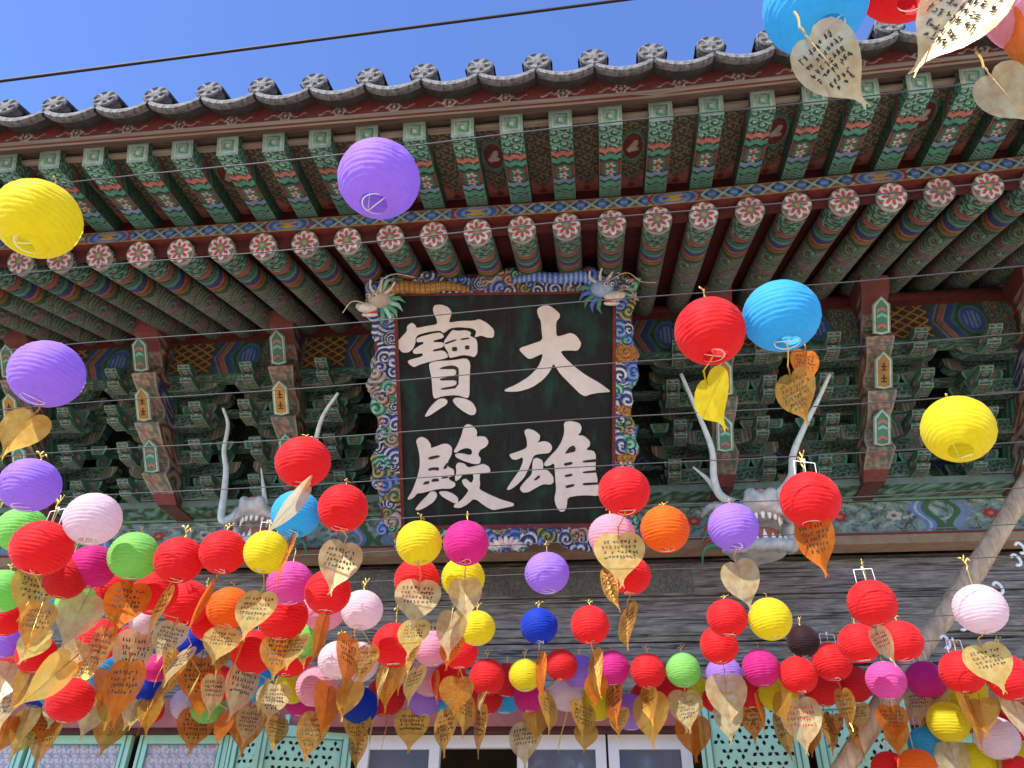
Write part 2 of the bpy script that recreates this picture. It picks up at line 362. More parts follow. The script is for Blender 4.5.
def beam_cf(W, H, seed=0):
    def f(U, V):
        x = U*W; y = V*H
        n1 = np.sin(x*9+3*np.sin(y*11+seed))+np.sin(y*17+2.2*np.sin(x*13)); n2 = np.sin(x*31+4*np.sin(y*23))+np.sin(y*37+3*np.cos(x*19))
        c = fill(len(x), A(.15, .27, .25))
        put(c, n1 > .9, A(.20, .33, .31)); put(c, (np.abs(n1) < .16), A(.04, .10, .09)); put(c, n2 > 1.2, A(.34, .40, .32)); put(c, n2 < -1.45, A(.05, .12, .10))
        ph, rr = scroll(x, y, .12, 1, 8); put(c, (ph > .8) & (n1 < 0), CREAM*.8); put(c, (ph > .9) & (n2 < 0), PINK*.6)
        q = (x % 1.32)
        t = q+.05*np.sin(y*22)
        put(c, (t > .06) & (t < .12), A(.05, .13, .05)); put(c, (t > .12) & (t < .22), LBLUE*.8+n2[:, None]*0 if False else LBLUE*.8)
        t2 = q-.05*np.sin(y*20); put(c, (t2 > 1.10) & (t2 < 1.20), A(.12, .22, .50)); put(c, (np.abs(t2-1.15) < .012), WHITE*.7)
        put(c, (t2 > 1.20) & (t2 < 1.27), A(.05, .13, .05))
        for cx in (.42, .9):
            d = np.hypot((q-cx)/.07, (y-H*.5)/.05); th = np.arctan2(y-H*.5, q-cx)
            put(c, d < 1.25+.2*np.sin(th*7), A(.10, .20, .18)); put(c, d < .95+.15*np.sin(th*6), (RED*1.3 if cx < .6 else CREAM)); put(c, d < .35, BLUE if cx > .6 else PINK)
        put(c, y > H*.93, MINT*.9); put(c, (y > H*.89) & (y < H*.93), BLK*2)
        put(c, y < H*.06, A(.12, .2, .19))
        return c
    return f
def purlin_cf(W, H):
    def f(U, V):
        x = U*W+.45; y = V*H; q = x % 1.32
        c = fill(len(x), DKG*1.5)
        # gold lattice on dark red
        g1 = np.abs(((q*.7+y) % .09)-.045) < .010; g2 = np.abs(((q*.7-y) % .09)-.045) < .010
        mk = (q > .12) & (q < .52) & (y > H*.1) & (y < H*.92); put(c, mk, A(.07, .02, .012)); put(c, mk & (g1 | g2), GOLD*.8)
        # chevrons
        t = (q-.55)+.10*(1-np.abs(y/H-.5)*2)
        for a, b_, cc in ((.05, .085, BLUE*.55), (.085, .10, WHITE*.35), (.12, .17, PINK*.6), (.17, .18, WHITE*.4), (.19, .24, BLUE*.6), (.24, .27, TEAL*.8)):
            put(c, (t > a) & (t < b_) & (q > .52), cc)
        d = np.hypot((q-.88)/.10, (y-H*.5)/(H*.32)); put(c, d < 1.15, TEAL*1.1); put(c, d < 1, BLUE*.9); put(c, (d < .7) & (np.sin(q*170) > .1), LBLUE*.8)
        ph, rr = scroll(x, y, .11, 1, 8); mk = (q > 1.0) | (q < .12); put(c, mk & (ph > .55), MINT*.55); put(c, mk & (rr < .22), GOLD*.9); put(c, mk & (ph < -.8), PINK*.5)
        put(c, (y < H*.05), TEAL); put(c, y > H*.94, RED*.6)
        return c
    return f
def tealwood(u, v, seed=0, bright=1.0, border=None):
    c = fill(len(u), (TEAL*.42+A(.02, .02, .015))*bright)
    s = np.sin((v+.02*np.sin(u*14+seed))*150); put(c, s > .65, MINT*.55*bright); put(c, s < -.75, DKG)
    ph, rr = scroll(u+seed*.03, v, .10, 1, 7); put(c, (ph > .8), MINT*.8*bright); put(c, rr < .2, PINK*.65)
    return c
# ------------------------------------------------------------------ the setting
def ground_plane():
    b = MB(); b.add([(-300, -300, 0), (300, -300, 0), (300, 300, 0), (-300, 300, 0)], [(0, 1, 2, 3)])
    tag(b.build('ground', M['ground']), kind='structure')
    b = MB(); b.box((-14, 6.2, .004), (14, 22, .55)); b.box((-14.1, 6.1, .45), (14.1, 6.198, .6)); b.box((-14.1, 6.202, .552), (14.1, 22, .6))
    tag(b.build('stone_terrace', M['stone']), kind='structure')
ground_plane()

HALL = empty('temple_hall', (-1, 7.2, .6))
tag(HALL, 'wooden temple hall with painted green rafters under a grey tiled eave', 'temple')
HM = Matrix.Translation((1, -7.2, -.6))
def hp(o):                       # parent a world-built part to the hall
    o.parent = HALL; o.matrix_parent_inverse = HM; return o
def lift(x): return .047*max(0, x-.45)+.004*max(0, x-2)**2
XL, XR = -8.2, 6.3
def strip_x(b, y0, z0, y1, z1, cf=None, col=None, n=60, h=None):
    """long ribbon in X following the eave's lift"""
    pass
def profile_x(name, prof, mat, x0=XL, x1=XR, follow=True, n=30, col=(1, 1, 1)):
    b = MB(); k = len(prof); vs = []
    for i in range(n+1):
        x = x0+(x1-x0)*i/n; dz = lift(x) if follow else 0
        for (y, z) in prof: vs.append((x, y, z+dz))
    fs = [(i*k+j, i*k+(j+1) % k, (i+1)*k+(j+1) % k, (i+1)*k+j) for i in range(n) for j in range(k)]
    fs += [tuple(range(k))[::-1], tuple(n*k+j for j in range(k))]
    b.add(vs, fs, col); return hp(b.build(name, mat))
# ---- rafters
SP = .3205; RS = .355
def rafter_mesh():
    b = MB(); L = 2.2; r = .101; nu, nv = 230, 33
    def pf(U, V):
        th = (V*2-1)*math.pi*.72; u = U*L
        return [r*np.sin(th), u, -r*np.cos(th)+u*0]
    b.grid(pf, rafter_cf, nu, nv)
    # flower end
    nr, nt = 14, 48; rr, tt = np.meshgrid(np.linspace(0, 1, nr), np.linspace(0, 2*math.pi, nt), indexing='ij')
    def pf2(U, V): th = V*2*math.pi; q = U*r; return [q*np.cos(th), np.full(len(U), -.001)-.006*(1-U**6), q*np.sin(th)]
    b.grid(pf2, lambda U, V: flower_cf(U, V*2*math.pi+.3), 14, 49, flip=True)
    return b.mesh('round_rafter', M['paint'], True)
RM = rafter_mesh()
def square_mesh():
    b = MB(); w = .076; h = .138; L = .8
    b.grid(lambda U, V: [(V*2-1)*w, U*L, np.zeros(len(U))], sq_under, 150, 26)
    for s in (-1, 1):
        b.grid(lambda U, V: [np.full(len(U), s*w), U*L-(V*.035)*(1-U), V*h], sq_side, 90, 18, flip=s > 0)
    b.grid(lambda U, V: [(V*2-1)*w, -.035*U, U*h], lambda U, V: sq_end(U, V), 26, 26, flip=True)
    return b.mesh('flying_rafter', M['paint'])
SM = square_mesh()
PMS = []
for k in range(3):
    b = MB(); b.grid(lambda U, V: [(V*2-1)*.085, U*.8, np.zeros(len(U))], panel_cf(k), 110, 26); PMS.append(b.mesh('eave_panel', M['paint']))
i0 = -24; i1 = 18
for i in range(i0, i1):
    x = .23+i*SP*1.003; dz = lift(x)
    o = hp(link('round_rafter', RM)); o.location = (x, 4.0, 5.588+dz); o.rotation_euler = (math.atan(RS), 0, 0)
    o = hp(link('flying_rafter', SM)); o.location = (x, 3.28, 5.735+dz); o.rotation_euler = (math.atan(.12), 0, 0)
    o = hp(link('eave_panel', PMS[i % 3])); o.location = (x+SP/2, 3.33, 5.868+lift(x+SP/2)); o.rotation_euler = (math.atan(.12), 0, 0)
# X-patterned board lying on the round rafters
W = XR-XL; b = MB()
def lf(X): return np.array([lift(x) for x in X])
b.grid(lambda U, V: [XL+U*W, np.full(len(U), 3.955), 5.678+V*.118+lf(XL+U*W)], xband_cf(W, .105), 1500, 20)
b.grid(lambda U, V: [XL+U*W, 3.955+V*.10, np.full(len(U), 5.678)+lf(XL+U*W)], lambda U, V: fill(len(U), RED*.7), 40, 2, flip=True)
hp(b.build('patterned_eave_board', M['paint']))
profile_x('rafter_filler_board', [(4.03, 5.60), (4.03, 5.676), (4.07, 5.676), (4.07, 5.60)], M['dkred'])
profile_x('soffit_board', [(4.075, 5.70), (7.4, 6.885), (7.4, 6.92), (4.075, 5.74)], M['dkred'])
profile_x('gap_board', [(4.02, 5.80), (4.02, 6.0), (4.06, 6.0), (4.06, 5.80)], M['dkred'])
profile_x('upper_soffit_board', [(3.28, 5.90), (4.06, 5.985), (4.06, 6.02), (3.28, 5.93)], M['dkred'])
# pale boards above the square rafter ends
profile_x('pale_eave_board', [(3.105, 5.797), (3.155, 5.808), (3.165, 5.84), (3.165, 5.955), (3.125, 5.955)], M['wood_pale'])
profile_x('stepped_brown_batten', [(3.167, 5.83), (3.195, 5.835), (3.20, 5.855), (3.235, 5.862), (3.24, 5.88), (3.40, 5.90), (3.40, 5.95), (3.167, 5.95)], M['brownwood'])
profile_x('eave_batten', [(3.285, 5.835), (3.285, 5.855), (3.33, 5.862), (3.33, 5.842)], M['wood_pale'])
# dark red fascia with white motifs
b = MB()
def fas_cf(U, V):
    x = U*W; y = V*.16; p = .366; q = ((x+.1) % p)-p/2
    c = fill(len(x), A(.15, .018, .014)); d = np.hypot(q, (y-.065))
    th = np.arctan2(y-.065, q); rr = .036+.006*np.cos(th*6)
    put(c, (np.abs(d-rr) < .006), WHITE*.75); put(c, d < .012, WHITE*.7)
    w = np.abs(np.abs(q)-.09); put(c, (np.abs(y-.06-.016*np.sin(q*60)) < .0045) & (np.abs(q) > .045) & (np.abs(q) < .14), WHITE*.55)
    return c
b.grid(lambda U, V: [XL+U*W, 3.112-V*.02, 5.80+V*.155+lf(XL+U*W)], fas_cf, 1700, 18)
b.grid(lambda U, V: [XL+U*W, 3.112+V*.02, np.full(len(U), 5.80)+lf(XL+U*W)], lambda U, V: fill(len(U), A(.15, .018, .014)), 40, 2, flip=True)
hp(b.build('red_fascia_board', M['paint']))
# ---- tiles
TSP = .366; SLP = .42
def roof_pt(s, h=0): return (3.02+s*math.cos(math.atan(SLP))-h*math.sin(math.atan(SLP)), 6.03+s*math.sin(math.atan(SLP))+h*math.cos(math.atan(SLP)))
def cover_mesh():
    b = MB(); L = 6.0; r = .098; nl = 21
    for k in range(nl):                       # overlapping half-round tiles
        s0 = k*L/nl; s1 = s0+L/nl+.03; y0, z0 = roof_pt(s0, .02); y1, z1 = roof_pt(s1, -.0)
        seg = 12; vs = []
        for (yy, zz, rr) in ((y0, z0, r), (y1, z1, r*.93)):
            for j in range(seg+1):
                a = math.pi*j/seg-.0; vs.append((rr*math.cos(a), yy-rr*math.sin(a)*-.02, zz+rr*math.sin(a)*.92))
        fs = [(j, j+1, seg+2+j, seg+1+j) for j in range(seg)]
        b.add(vs, fs)
    return b.mesh('cover_tile_row', M['tile'], True)
def disc_mesh():
    b = MB(); y0, z0 = roof_pt(0, .02); r = .088; seg = 28; prof = [(1.0, .05), (1.0, -.012), (.9, -.022), (.82, -.012), (.5, -.010), (.36, -.024), (.18, -.028), (0.001, -.03)]
    vs = []
    for rr, d in prof:
        for j in range(seg):
            a = 2*math.pi*j/seg; q = rr
            if .4 < rr < .88: d2 = d-.012*(math.sin(a*6) > 0)
            else: d2 = d
            x = r*q*math.cos(a); h = r*q*math.sin(a)
            vs.append((x, y0+d2+h*.05, z0+h*.98+.012))
    n = len(prof); fs = [(i*seg+j, i*seg+(j+1) % seg, (i+1)*seg+(j+1) % seg, (i+1)*seg+j) for i in range(n-1) for j in range(seg)]
    b.add(vs, fs); return b.mesh('tile_end_disc', M['tileend'])
def pan_mesh():
    b = MB(); L = 6.0; nl = 21; hw = .20; seg = 14
    for k in range(nl):
        s0 = k*L/nl-.05*(k == 0); s1 = s0+L/nl+.04; y0, z0 = roof_pt(s0, .0); y1, z1 = roof_pt(s1, -.02); vs = []
        for (yy, zz) in ((y0, z0), (y1, z1), (y0+.005, z0-.028), (y1, z1-.028)):
            for j in range(seg+1):
                x = -hw+2*hw*j/seg; vs.append((x, yy, zz-.050-.085*(1-(x/hw)**2)))
        q = seg+1; fs = [(j, j+1, q+j+1, q+j) for j in range(seg)]+[(2*q+j+1, 2*q+j, 3*q+j, 3*q+j+1) for j in range(seg)]+[(j+1, j, 2*q+j, 2*q+j+1) for j in range(seg)]
        b.add(vs, fs)
    return b.mesh('pan_tile_row', M['tile'], False)
def panlip_mesh():
    b = MB(); hw = .175; seg = 22; y0, z0 = roof_pt(-.05, 0); vs = []
    for (dy, dz, wv) in ((-.004, .016, 0), (-.020, .004, 0), (-.024, -.032, .006), (-.006, -.040, .006), (.03, -.03, 0)):
        for j in range(seg+1):
            x = -hw+2*hw*j/seg; vs.append((x, y0+dy, z0+dz-.058-.085*(1-(x/.2)**2)-wv*abs(math.sin(j*1.4))))
    q = seg+1; fs = [(i*q+j, i*q+j+1, (i+1)*q+j+1, (i+1)*q+j) for i in range(4) for j in range(seg)]
    b.add(vs, fs); return b.mesh('pan_tile_lip', M['tileend'])
CM, DM, PM_, LMh = cover_mesh(), disc_mesh(), pan_mesh(), panlip_mesh()
for i in range(-22, 17):
    x = .14+i*TSP; dz = lift(x); j = rnd.uniform(-.006, .006)
    for nm, me, dx in (('cover_tile_row', CM, 0), ('tile_end_disc', DM, 0), ('pan_tile_row', PM_, TSP/2), ('pan_tile_lip', LMh, TSP/2)):
        o = hp(link(nm, me)); o.location = (x+dx+(j if dx == 0 else 0), 0, dz+j if dx == 0 else dz)
        if nm == 'tile_end_disc': o.rotation_euler = (0, rnd.uniform(-.0, .0), 0)
profile_x('roof_underlay', [(3.13, 5.962), (3.13, 5.985), (8.5, 8.18), (8.5, 8.05)], M['tile'])
# body of the roof behind
b = MB(); b.box((XL+.5, 7.6, 6.6), (XR-.5, 13, 6.8)); hp(b.build('ceiling_slab', M['dark']))
b = MB(); b.add([(XL, 8.4, 8.12), (XR, 8.4, 8.4), (XR-.6, 11, 10.2), (XL+.6, 11, 10.2), (XL+.6, 13.5, 8.6), (XR-.6, 13.5, 8.6), (XL, 16, 7), (XR, 16, 7)],
      [(0, 1, 2, 3), (3, 2, 5, 4), (4, 5, 7, 6)]); hp(b.build('roof_ridge_slope', M['tile']))

# ---- purlin, wall, beams
b = MB(); b.grid(lambda U, V: [XL+.6+U*(W-1.2), np.full(len(U), 5.74), 5.66+V*.42], purlin_cf(W-1.2, .42), 1700, 56)
b.grid(lambda U, V: [XL+.6+U*(W-1.2), 5.74+V*.16, np.full(len(U), 5.66)], lambda U, V: tealwood(U*(W-1.2), V*.16), 500, 10, flip=True)
b.box((XL+.6, 5.745, 6.08), (XR-.6, 5.9, 6.12), RED*.6)
hp(b.build('lattice_painted_purlin', M['paint']))
b = MB(); b.tube([(XL+.6, 5.82, 6.16+.02), (XR-.6, 5.82, 6.18)], .075, 16, col=RED*.55); hp(b.build('eave_purlin', M['paint'], smooth=True))
ARMX = [-5.42, -4.1, -2.78, -1.46, -.14, 1.18, 2.50, 3.82, 5.14, -6.74]
ARMX.sort()
# wall behind the brackets with painted seated figures
b = MB()
def wall_cf(U, V):
    x = XL+.6+U*(W-1.2); z = 4.7+V*1.6; y = z
    c = fill(len(x), A(.045, .10, .075)); ph, rr = scroll(x, z, .16, 1, 8); put(c, ph > .7, A(.12, .24, .17)); put(c, ph < -.85, PINK*.35); put(c, rr < .15, RED*.8)
    q = ((x-ARMX[0]) % 1.32)-.66; t = z-4.72
    hw = .44*(1-np.clip(t/.62, 0, 1))**.8+.0
    e = hw-np.abs(q); mk = (t > 0) & (t < .62) & (e > 0)
    put(c, mk, TEAL*.7); put(c, mk & (e < .10), BLUE*.9); put(c, mk & (e < .07), WHITE*.6); put(c, mk & (e < .055), BLUE*1.2); put(c, mk & (e < .02), GOLD*.5)
    d = np.hypot(q/.15, (t-.24)/.17); put(c, d < 1, TEAL*.35+A(.02, .04, 0)); put(c, (d < 1.06) & (d > .97), MINT*.6)
    put(c, (np.hypot(q/.13, (t-.08)/.07) < 1), A(.22, .12, .09))
    put(c, (np.hypot(q/.075, (t-.17)/.11) < 1), CREAM*.9); put(c, (np.hypot(q/.042, (t-.31)/.05) < 1), CREAM*1.1); put(c, (np.hypot(q/.035, (t-.35)/.03) < 1), BLK)
    put(c, (np.hypot((q-.02)/.045, (t-.15)/.09) < 1), PINK*.45)
    return c
b.grid(lambda U, V: [XL+.6+U*(W-1.2), np.full(len(U), 6.98), 4.7+V*1.6], wall_cf, 1500, 130)
hp(b.build('painted_wall_panel', M['paint']))
b = MB(); b.box((XL+.6, 6.99, 6.2), (XR-.6, 7.05, 6.75), A(.02, .04, .03)); hp(b.build('upper_wall_panel', M['paint']))
# bracket sets
ZB = [4.80, 5.06, 5.32, 5.58]; YB = [6.62, 6.36, 6.10, 5.86]
def crossarm_mesh(L):
    b = MB(); h = .15; th = .11
    def bot(x): # curved-up ends
        a = np.clip((np.abs(x)-(L/2-.17))/.17, 0, 1); return h*.75*(1-np.sqrt(1-a*a*.96))
    def pf(U, V): x = (U-.5)*L; z0 = bot(x); return [x, np.zeros(len(U)), z0+V*(h-z0)]
    def cf(U, V):
        x = (U-.5)*L; z = bot(x)+V*(h-bot(x)); c = tealwood(x, z, 0, 1.1)
        put(c, (V > .86), MINT*.8); put(c, V < .1, WHITE*.5)
        e = L/2-np.abs(x); put(c, (e < .14), TEAL*1.4); put(c, (e < .14) & (np.sin(e*170) > .3), PINK*.8); put(c, (e < .14) & (np.sin(e*170+1.5) > .85), WHITE*.8)
        put(c, e < .008, WHITE*.6); return c
    b.grid(pf, cf, 90, 14)
    def pf2(U, V): x = (U-.5)*L; return [x, V*th, bot(x)]
    b.grid(pf2, lambda U, V: np.where((np.abs(V-.5) > .38)[:, None], MINT*.5, tealwood((U-.5)*L, V*.11, 2, .8)), 90, 8, flip=True)
    b.add([(-L/2, 0, h*.7), (-L/2, 0, h), (-L/2, th, h), (-L/2, th, h*.7)], [(0, 1, 2, 3)], MINT*.7)
    b.add([(L/2, 0, h*.7), (L/2, 0, h), (L/2, th, h), (L/2, th, h*.7)], [(3, 2, 1, 0)], MINT*.7)
    return b
def addmesh(dst, src, off):
    bb = len(dst.v); dst.v += [(v[0]+off[0], v[1]+off[1], v[2]+off[2]) for v in src.v]; dst.f += [tuple(i+bb for i in f) for f in src.f]
    dst.mi += src.mi; dst.c += src.c
XA = {.66: crossarm_mesh(.66), .98: crossarm_mesh(.98), 1.18: crossarm_mesh(1.18)}
def block_mb():
    b = MB(); w = .085; h = .085
    def f(a0, b0, s, top):
        pass
    # trapezoid bearing block with a painted front
    def pf(U, V): ww = w*(.72+.28*np.clip(V*1.6, 0, 1)); return [(U*2-1)*ww, -.06*(.75+.25*V), V*h]
    def cf(U, V):
        c = fill(len(U), TEAL*1.1); e = np.minimum(np.minimum(U, 1-U), np.minimum(V, 1-V)); put(c, e < .1, MINT)
        d = np.hypot((U-.5)/.22, (V-.55)/.25); put(c, d < 1, WHITE*.5); put(c, d < .7, PINK*.7); return c
    b.grid(pf, lambda U, V: cf(U, V), 12, 10)
    w1 = w*.72; vs = [(-w1, -.045, 0), (w1, -.045, 0), (w1, .06, 0), (-w1, .06, 0), (-w, -.06, h), (w, -.06, h), (w, .08, h), (-w, .08, h)]
    b.add(vs, [(3, 2, 1, 0), (1, 2, 6, 5), (3, 0, 4, 7), (2, 3, 7, 6), (4, 5, 6, 7)], TEAL*.7)
    return b
BLK_ = block_mb()
def nose_mb():
    """stepped end of a small bracket arm"""
    b = MB(); w = .055
    prof = [(0, .0), (-.16, .0), (-.20, .035), (-.16, .06), (-.25, .075), (-.29, .115), (-.25, .15), (0, .15)]
    vs = [(s*w, y, z) for s in (-1, 1) for (y, z) in prof]; k = len(prof)
    fs = [tuple(range(k)), tuple(range(k, 2*k))[::-1]]+[(j, k+j, k+(j+1) % k, (j+1) % k) for j in range(k)]
    cols = np.array([(TEAL*1.0) if i % 3 else (MINT*.9) for i in range(2*k)]); b.add(vs, fs, cols)
    PR = np.array(prof[:7]); seg_ = np.r_[0, np.cumsum(np.hypot(*(np.diff(PR, axis=0).T)))]
    def npf(U, V):
        q = U*seg_[-1]; return [(V*2-1)*(w+.001), np.interp(q, seg_, PR[:, 0])-.0015, np.interp(q, seg_, PR[:, 1])-.0015*(U < .5)]
    def ncf(U, V):
        c = fill(len(U), TEAL*.9); s_ = np.sin(U*95); put(c, s_ > .55, MINT*.9); put(c, s_ < -.8, BLK*2); e = np.abs(V-.5)
        put(c, e > .42, A(.34, .40, .33)); d = np.hypot(((U*5) % 1-.5)/.32, (V-.5)/.26); put(c, d < 1, WHITE*.55); put(c, d < .72, PINK*.8); put(c, d < .3, TEAL); return c
    b.grid(npf, ncf, 46, 10, flip=True)
    for z in (): b.box((-w-.002, -.245 if z > .06 else -.165, z), (w+.002, -.23 if z > .06 else -.15, z+.012), WHITE*.7)
    for s in (-1, 1):
        b.ball((s*w*.85, -.09, .085), (.016, .06, .04), 10, 7, PINK*.6)
        b.ball((s*w*.98, -.09, .085), (.012, .04, .025), 10, 7, WHITE*.5)
    return b
NOSE = nose_mb()
def set_mesh():
    b = MB()
    for k in range(4):
        z = ZB[k]; Y = YB[k]
        addmesh(b, XA[.98 if k % 2 == 0 else .66 if k < 2 else 1.18 if k == 3 else .98], (0, Y, z))
        addmesh(b, XA[1.18 if k % 2 else .98], (0, Y+.27, z+.0))
        for sx in (-1, 1):
            for xx in ((.40, .22) if k % 2 == 0 else (.30, .52)):
                addmesh(b, BLK_, (sx*xx, Y+.06, z+.155))
            addmesh(b, BLK_, (sx*.42, Y+.33, z+.155))
            addmesh(b, NOSE, (sx*(.42 if k % 2 == 0 else .36), Y, z-.01))
        addmesh(b, BLK_, (0, Y+.06, z+.155))
    return b.mesh('bracket_tier', M['paint'])
TM = set_mesh()
# through-arms parallel to the wall joining the sets
for k in range(4):
    b = MB()
    b.grid(lambda U, V: [XL+.8+U*(W-1.6), np.full(len(U), YB[k]+.16), ZB[k]+.235+V*.05], lambda U, V: tealwood(U*(W-1.6), V*.05, k), 700, 6)
    b.grid(lambda U, V: [XL+.8+U*(W-1.6), YB[k]+.16+V*.10, np.full(len(U), ZB[k]+.235)], lambda U, V: tealwood(U*(W-1.6), V*.10, k+2, .8), 500, 8, flip=True)
    hp(b.build('bracket_rail', M['paint']))
# the tall carved arms
FE = np.array([(6.20, 5.44), (6.08, 5.34), (5.95, 5.40), (5.82, 5.62), (5.72, 5.64), (5.60, 5.56), (5.50, 5.68), (5.42, 5.90), (5.32, 5.90), (5.22, 5.82), (5.12, 5.98), (5.03, 6.20), (4.94, 6.20), (4.86, 6.16), (4.78, 6.36), (4.70, 6.52)])[::-1]  # (z, y)
def frontY(z): return np.interp(z, FE[:, 0], FE[:, 1])
def bigarm_mesh(seed):
    b = MB(); hw = .085; zt, zb = 6.18, 4.70
    def cf(U, V):
        z = zb+U*(zt-zb); y = frontY(z)+V*(6.95-frontY(z))
        k = np.floor((z-4.7)/.30).astype(int); pal = np.array([PINK*.5, ORNG*.45, A(.18, .13, .10), PINK*.6, BLUE*.55, RED*.7])
        c = pal[(k+seed) % 6].copy()
        cy = frontY(z)+.17; cz = 4.85+.30*k; x_ = (y-cy)/.17; y_ = (z-cz)/.15; r = np.hypot(x_, y_); th = np.arctan2(y_, x_)
        s = np.sin(r*9+th+k); put(c, s > .55, CREAM*.55); put(c, s < -.7, BLK*2)
        put(c, r > 1.25, TEAL*.55); put(c, (r > 1.25) & (np.sin(y*60+z*40) > .5), MINT*.5)
        put(c, (y-frontY(z)) < .03, CREAM*.45); put(c, z > 5.98, A(.13, .03, .025)); put(c, z < 4.76, A(.13, .03, .025))
        return c
    for s in (-1, 1):
        def pf(U, V, s=s):
            z = zb+U*(zt-zb); y = frontY(z)+V*(6.95-frontY(z)); bul = .034*np.abs(np.sin(z*8.0+.4))*np.clip(1-V*3, 0, 1)
            return [s*(hw+bul), y, z]
        b.grid(pf, cf, 150, 60, flip=s < 0)
    def ff(U, V): z = zb+U*(zt-zb); bul = .034*np.abs(np.sin(z*8.0+.4)); return [(V*2-1)*(hw+bul), frontY(z)-.012*np.cos((V-.5)*math.pi), z]
    def fc(U, V):
        z = zb+U*(zt-zb); c = fill(len(U), A(.20, .13, .10)); put(c, np.sin(z*60+4*np.abs(V-.5)) > .6, PINK*.55); ph, rr = scroll(V*.17, z, .10, 1, 7); put(c, ph > .5, A(.30, .24, .18)); put(c, ph < -.75, TEAL*.7); put(c, rr < .2, PINK*.8); put(c, np.abs(V-.5) > .42, A(.34, .27, .20))
        put(c, z > 5.85, A(.17, .035, .028)); put(c, z < 4.76, A(.17, .035, .028)); return c
    b.grid(ff, fc, 150, 10, flip=True)
    b.add([(-hw, 6.52, zb), (hw, 6.52, zb), (hw, 6.95, zb), (-hw, 6.95, zb)], [(3, 2, 1, 0)], A(.10, .035, .03))
    return b.mesh('carved_bracket_arm', M['paint_clean'])
BAM = [bigarm_mesh(k) for k in range(3)]
def cart_mesh(kind):
    b = MB(); w = .072; L = .36
    def shape(sc, d, col):
        x = w*sc; l0 = L/2*(1-(1-sc)*.35)
        pts = [(-x, -l0*.72), (0, -l0*.80), (x, -l0*.72), (x, l0*.62), (0, l0), (-x, l0*.62)]
        vs = [(p[0], -d, p[1]) for p in pts]+[(p[0], .0, p[1]) for p in pts]
        b.add(vs, [tuple(range(6))]+[(i+6, (i+1) % 6+6, (i+1) % 6, i) for i in range(6)], col)
    shape(1, .018, MINT*.75); shape(.82, .021, WHITE*.95); shape(.66, .024, GOLD*.7 if kind == 1 else TEAL*1.1)
    if kind == 1:
        for (z, s) in ((.05, 1), (-.05, 1)):
            b.box((-.022, -.027, z-.006), (.022, -.024, z+.006), RED*.4)
            b.box((-.006, -.0285, z-.032), (.006, -.025, z+.032), RED*.4); b.box((-.024, -.0275, z-.034), (.024, -.0245, z-.025), RED*.4)
    else:
        for z, cc in ((.07, PINK), (.02, MINT), (-.07, PINK*.9)):
            vs = [(-.04, -.027, z), (0, -.027, z+.022), (.04, -.027, z), (.04, -.027, z-.024), (0, -.027, z-.004), (-.04, -.027, z-.024)]
            b.add(vs, [tuple(range(6))[::-1]], cc)
        b.ball((0, -.026, -.085), (.010, .004, .010), 8, 6, RED*1.5)
    return b.mesh('cartouche', M['paint_clean'])
CTM = [cart_mesh(0), cart_mesh(1)]
for i, x in enumerate(ARMX):
    o = hp(link('bracket_tier', TM)); o.location = (x, 0, 0)
    a = hp(link('carved_bracket_arm', BAM[i % 3])); a.location = (x, 0, 0)
    for k, (z, kind) in enumerate(((5.72, 0), (5.34, 1), (4.98, 0))):
        zz = z; y0 = min(frontY(zz-.12), frontY(zz+.12), frontY(zz)); sl = .80
        c = link('cartouche', CTM[kind], a); c.location = (0, float(min(frontY(zz+dz_)+sl*dz_ for dz_ in np.linspace(-.15, .15, 13)))-.012, zz)
        c.rotation_euler = (math.atan(sl), 0, 0)
# painted beam with its red and tan edge
b = MB(); b.grid(lambda U, V: [XL+.8+U*(W-1.6), np.full(len(U), 6.90), 4.37+V*.35], beam_cf(W-1.6, .35), 1900, 64)
b.grid(lambda U, V: [XL+.8+U*(W-1.6), 6.62+V*.28, np.full(len(U), 4.722)], lambda U, V: tealwood(U*W, V*.28, 1, 1.2), 300, 6, flip=True)
b.box((XL+.8, 6.62, 4.723), (XR-.8, 7.0, 4.79), A(.15, .22, .19))
b.box((XL+.8, 6.865, 4.34), (XR-.8, 7.0, 4.367), RED*1.0)
hp(b.build('painted_beam', M['beam_paint']))
b = MB(); b.box((XL+.8, 6.84, 4.255), (XR-.8, 7.05, 4.337)); hp(b.build('beam_edge_moulding', M['tan']))
# grey plank beams
zz = [4.25, 4.02, 3.985, 3.70, 3.66, 3.42, 3.385, 3.10]
for (z0, z1, y, mk) in ((3.93, 4.235, 7.16, 'wood_grey'), (3.56, 3.86, 7.13, 'wood_grey'), (3.31, 3.50, 7.17, 'wood_grey'), (3.05, 3.27, 7.12, 'wood_grey')):
    b = MB(); b.box((XL+.8, y, z0), (XR-.8, 7.4, z1)); b.box((XL+.8, y+.035, z0-.045), (XR-.8, 7.39, z0-.003)); hp(b.build('weathered_plank_beam', M[mk]))
b = MB(); b.box((XL+.8, 7.24, 3.0), (XR-.8, 7.45, 4.3)); hp(b.build('back_boarding', M['wood_grey']))
wn = M['wood_grey'].node_tree; bs = wn.nodes['Principled BSDF']; lk = bs.inputs['Base Color'].links[0]; src = lk.from_socket
tcw = wn.nodes.new('ShaderNodeTexCoord'); mpw = wn.nodes.new('ShaderNodeMapping'); mpw.inputs['Scale'].default_value = (1.1, 3, 34)
nzw = wn.nodes.new('ShaderNodeTexNoise'); nzw.inputs['Scale'].default_value = 1.6; nzw.inputs['Detail'].default_value = 8; nzw.inputs['Distortion'].default_value = .9
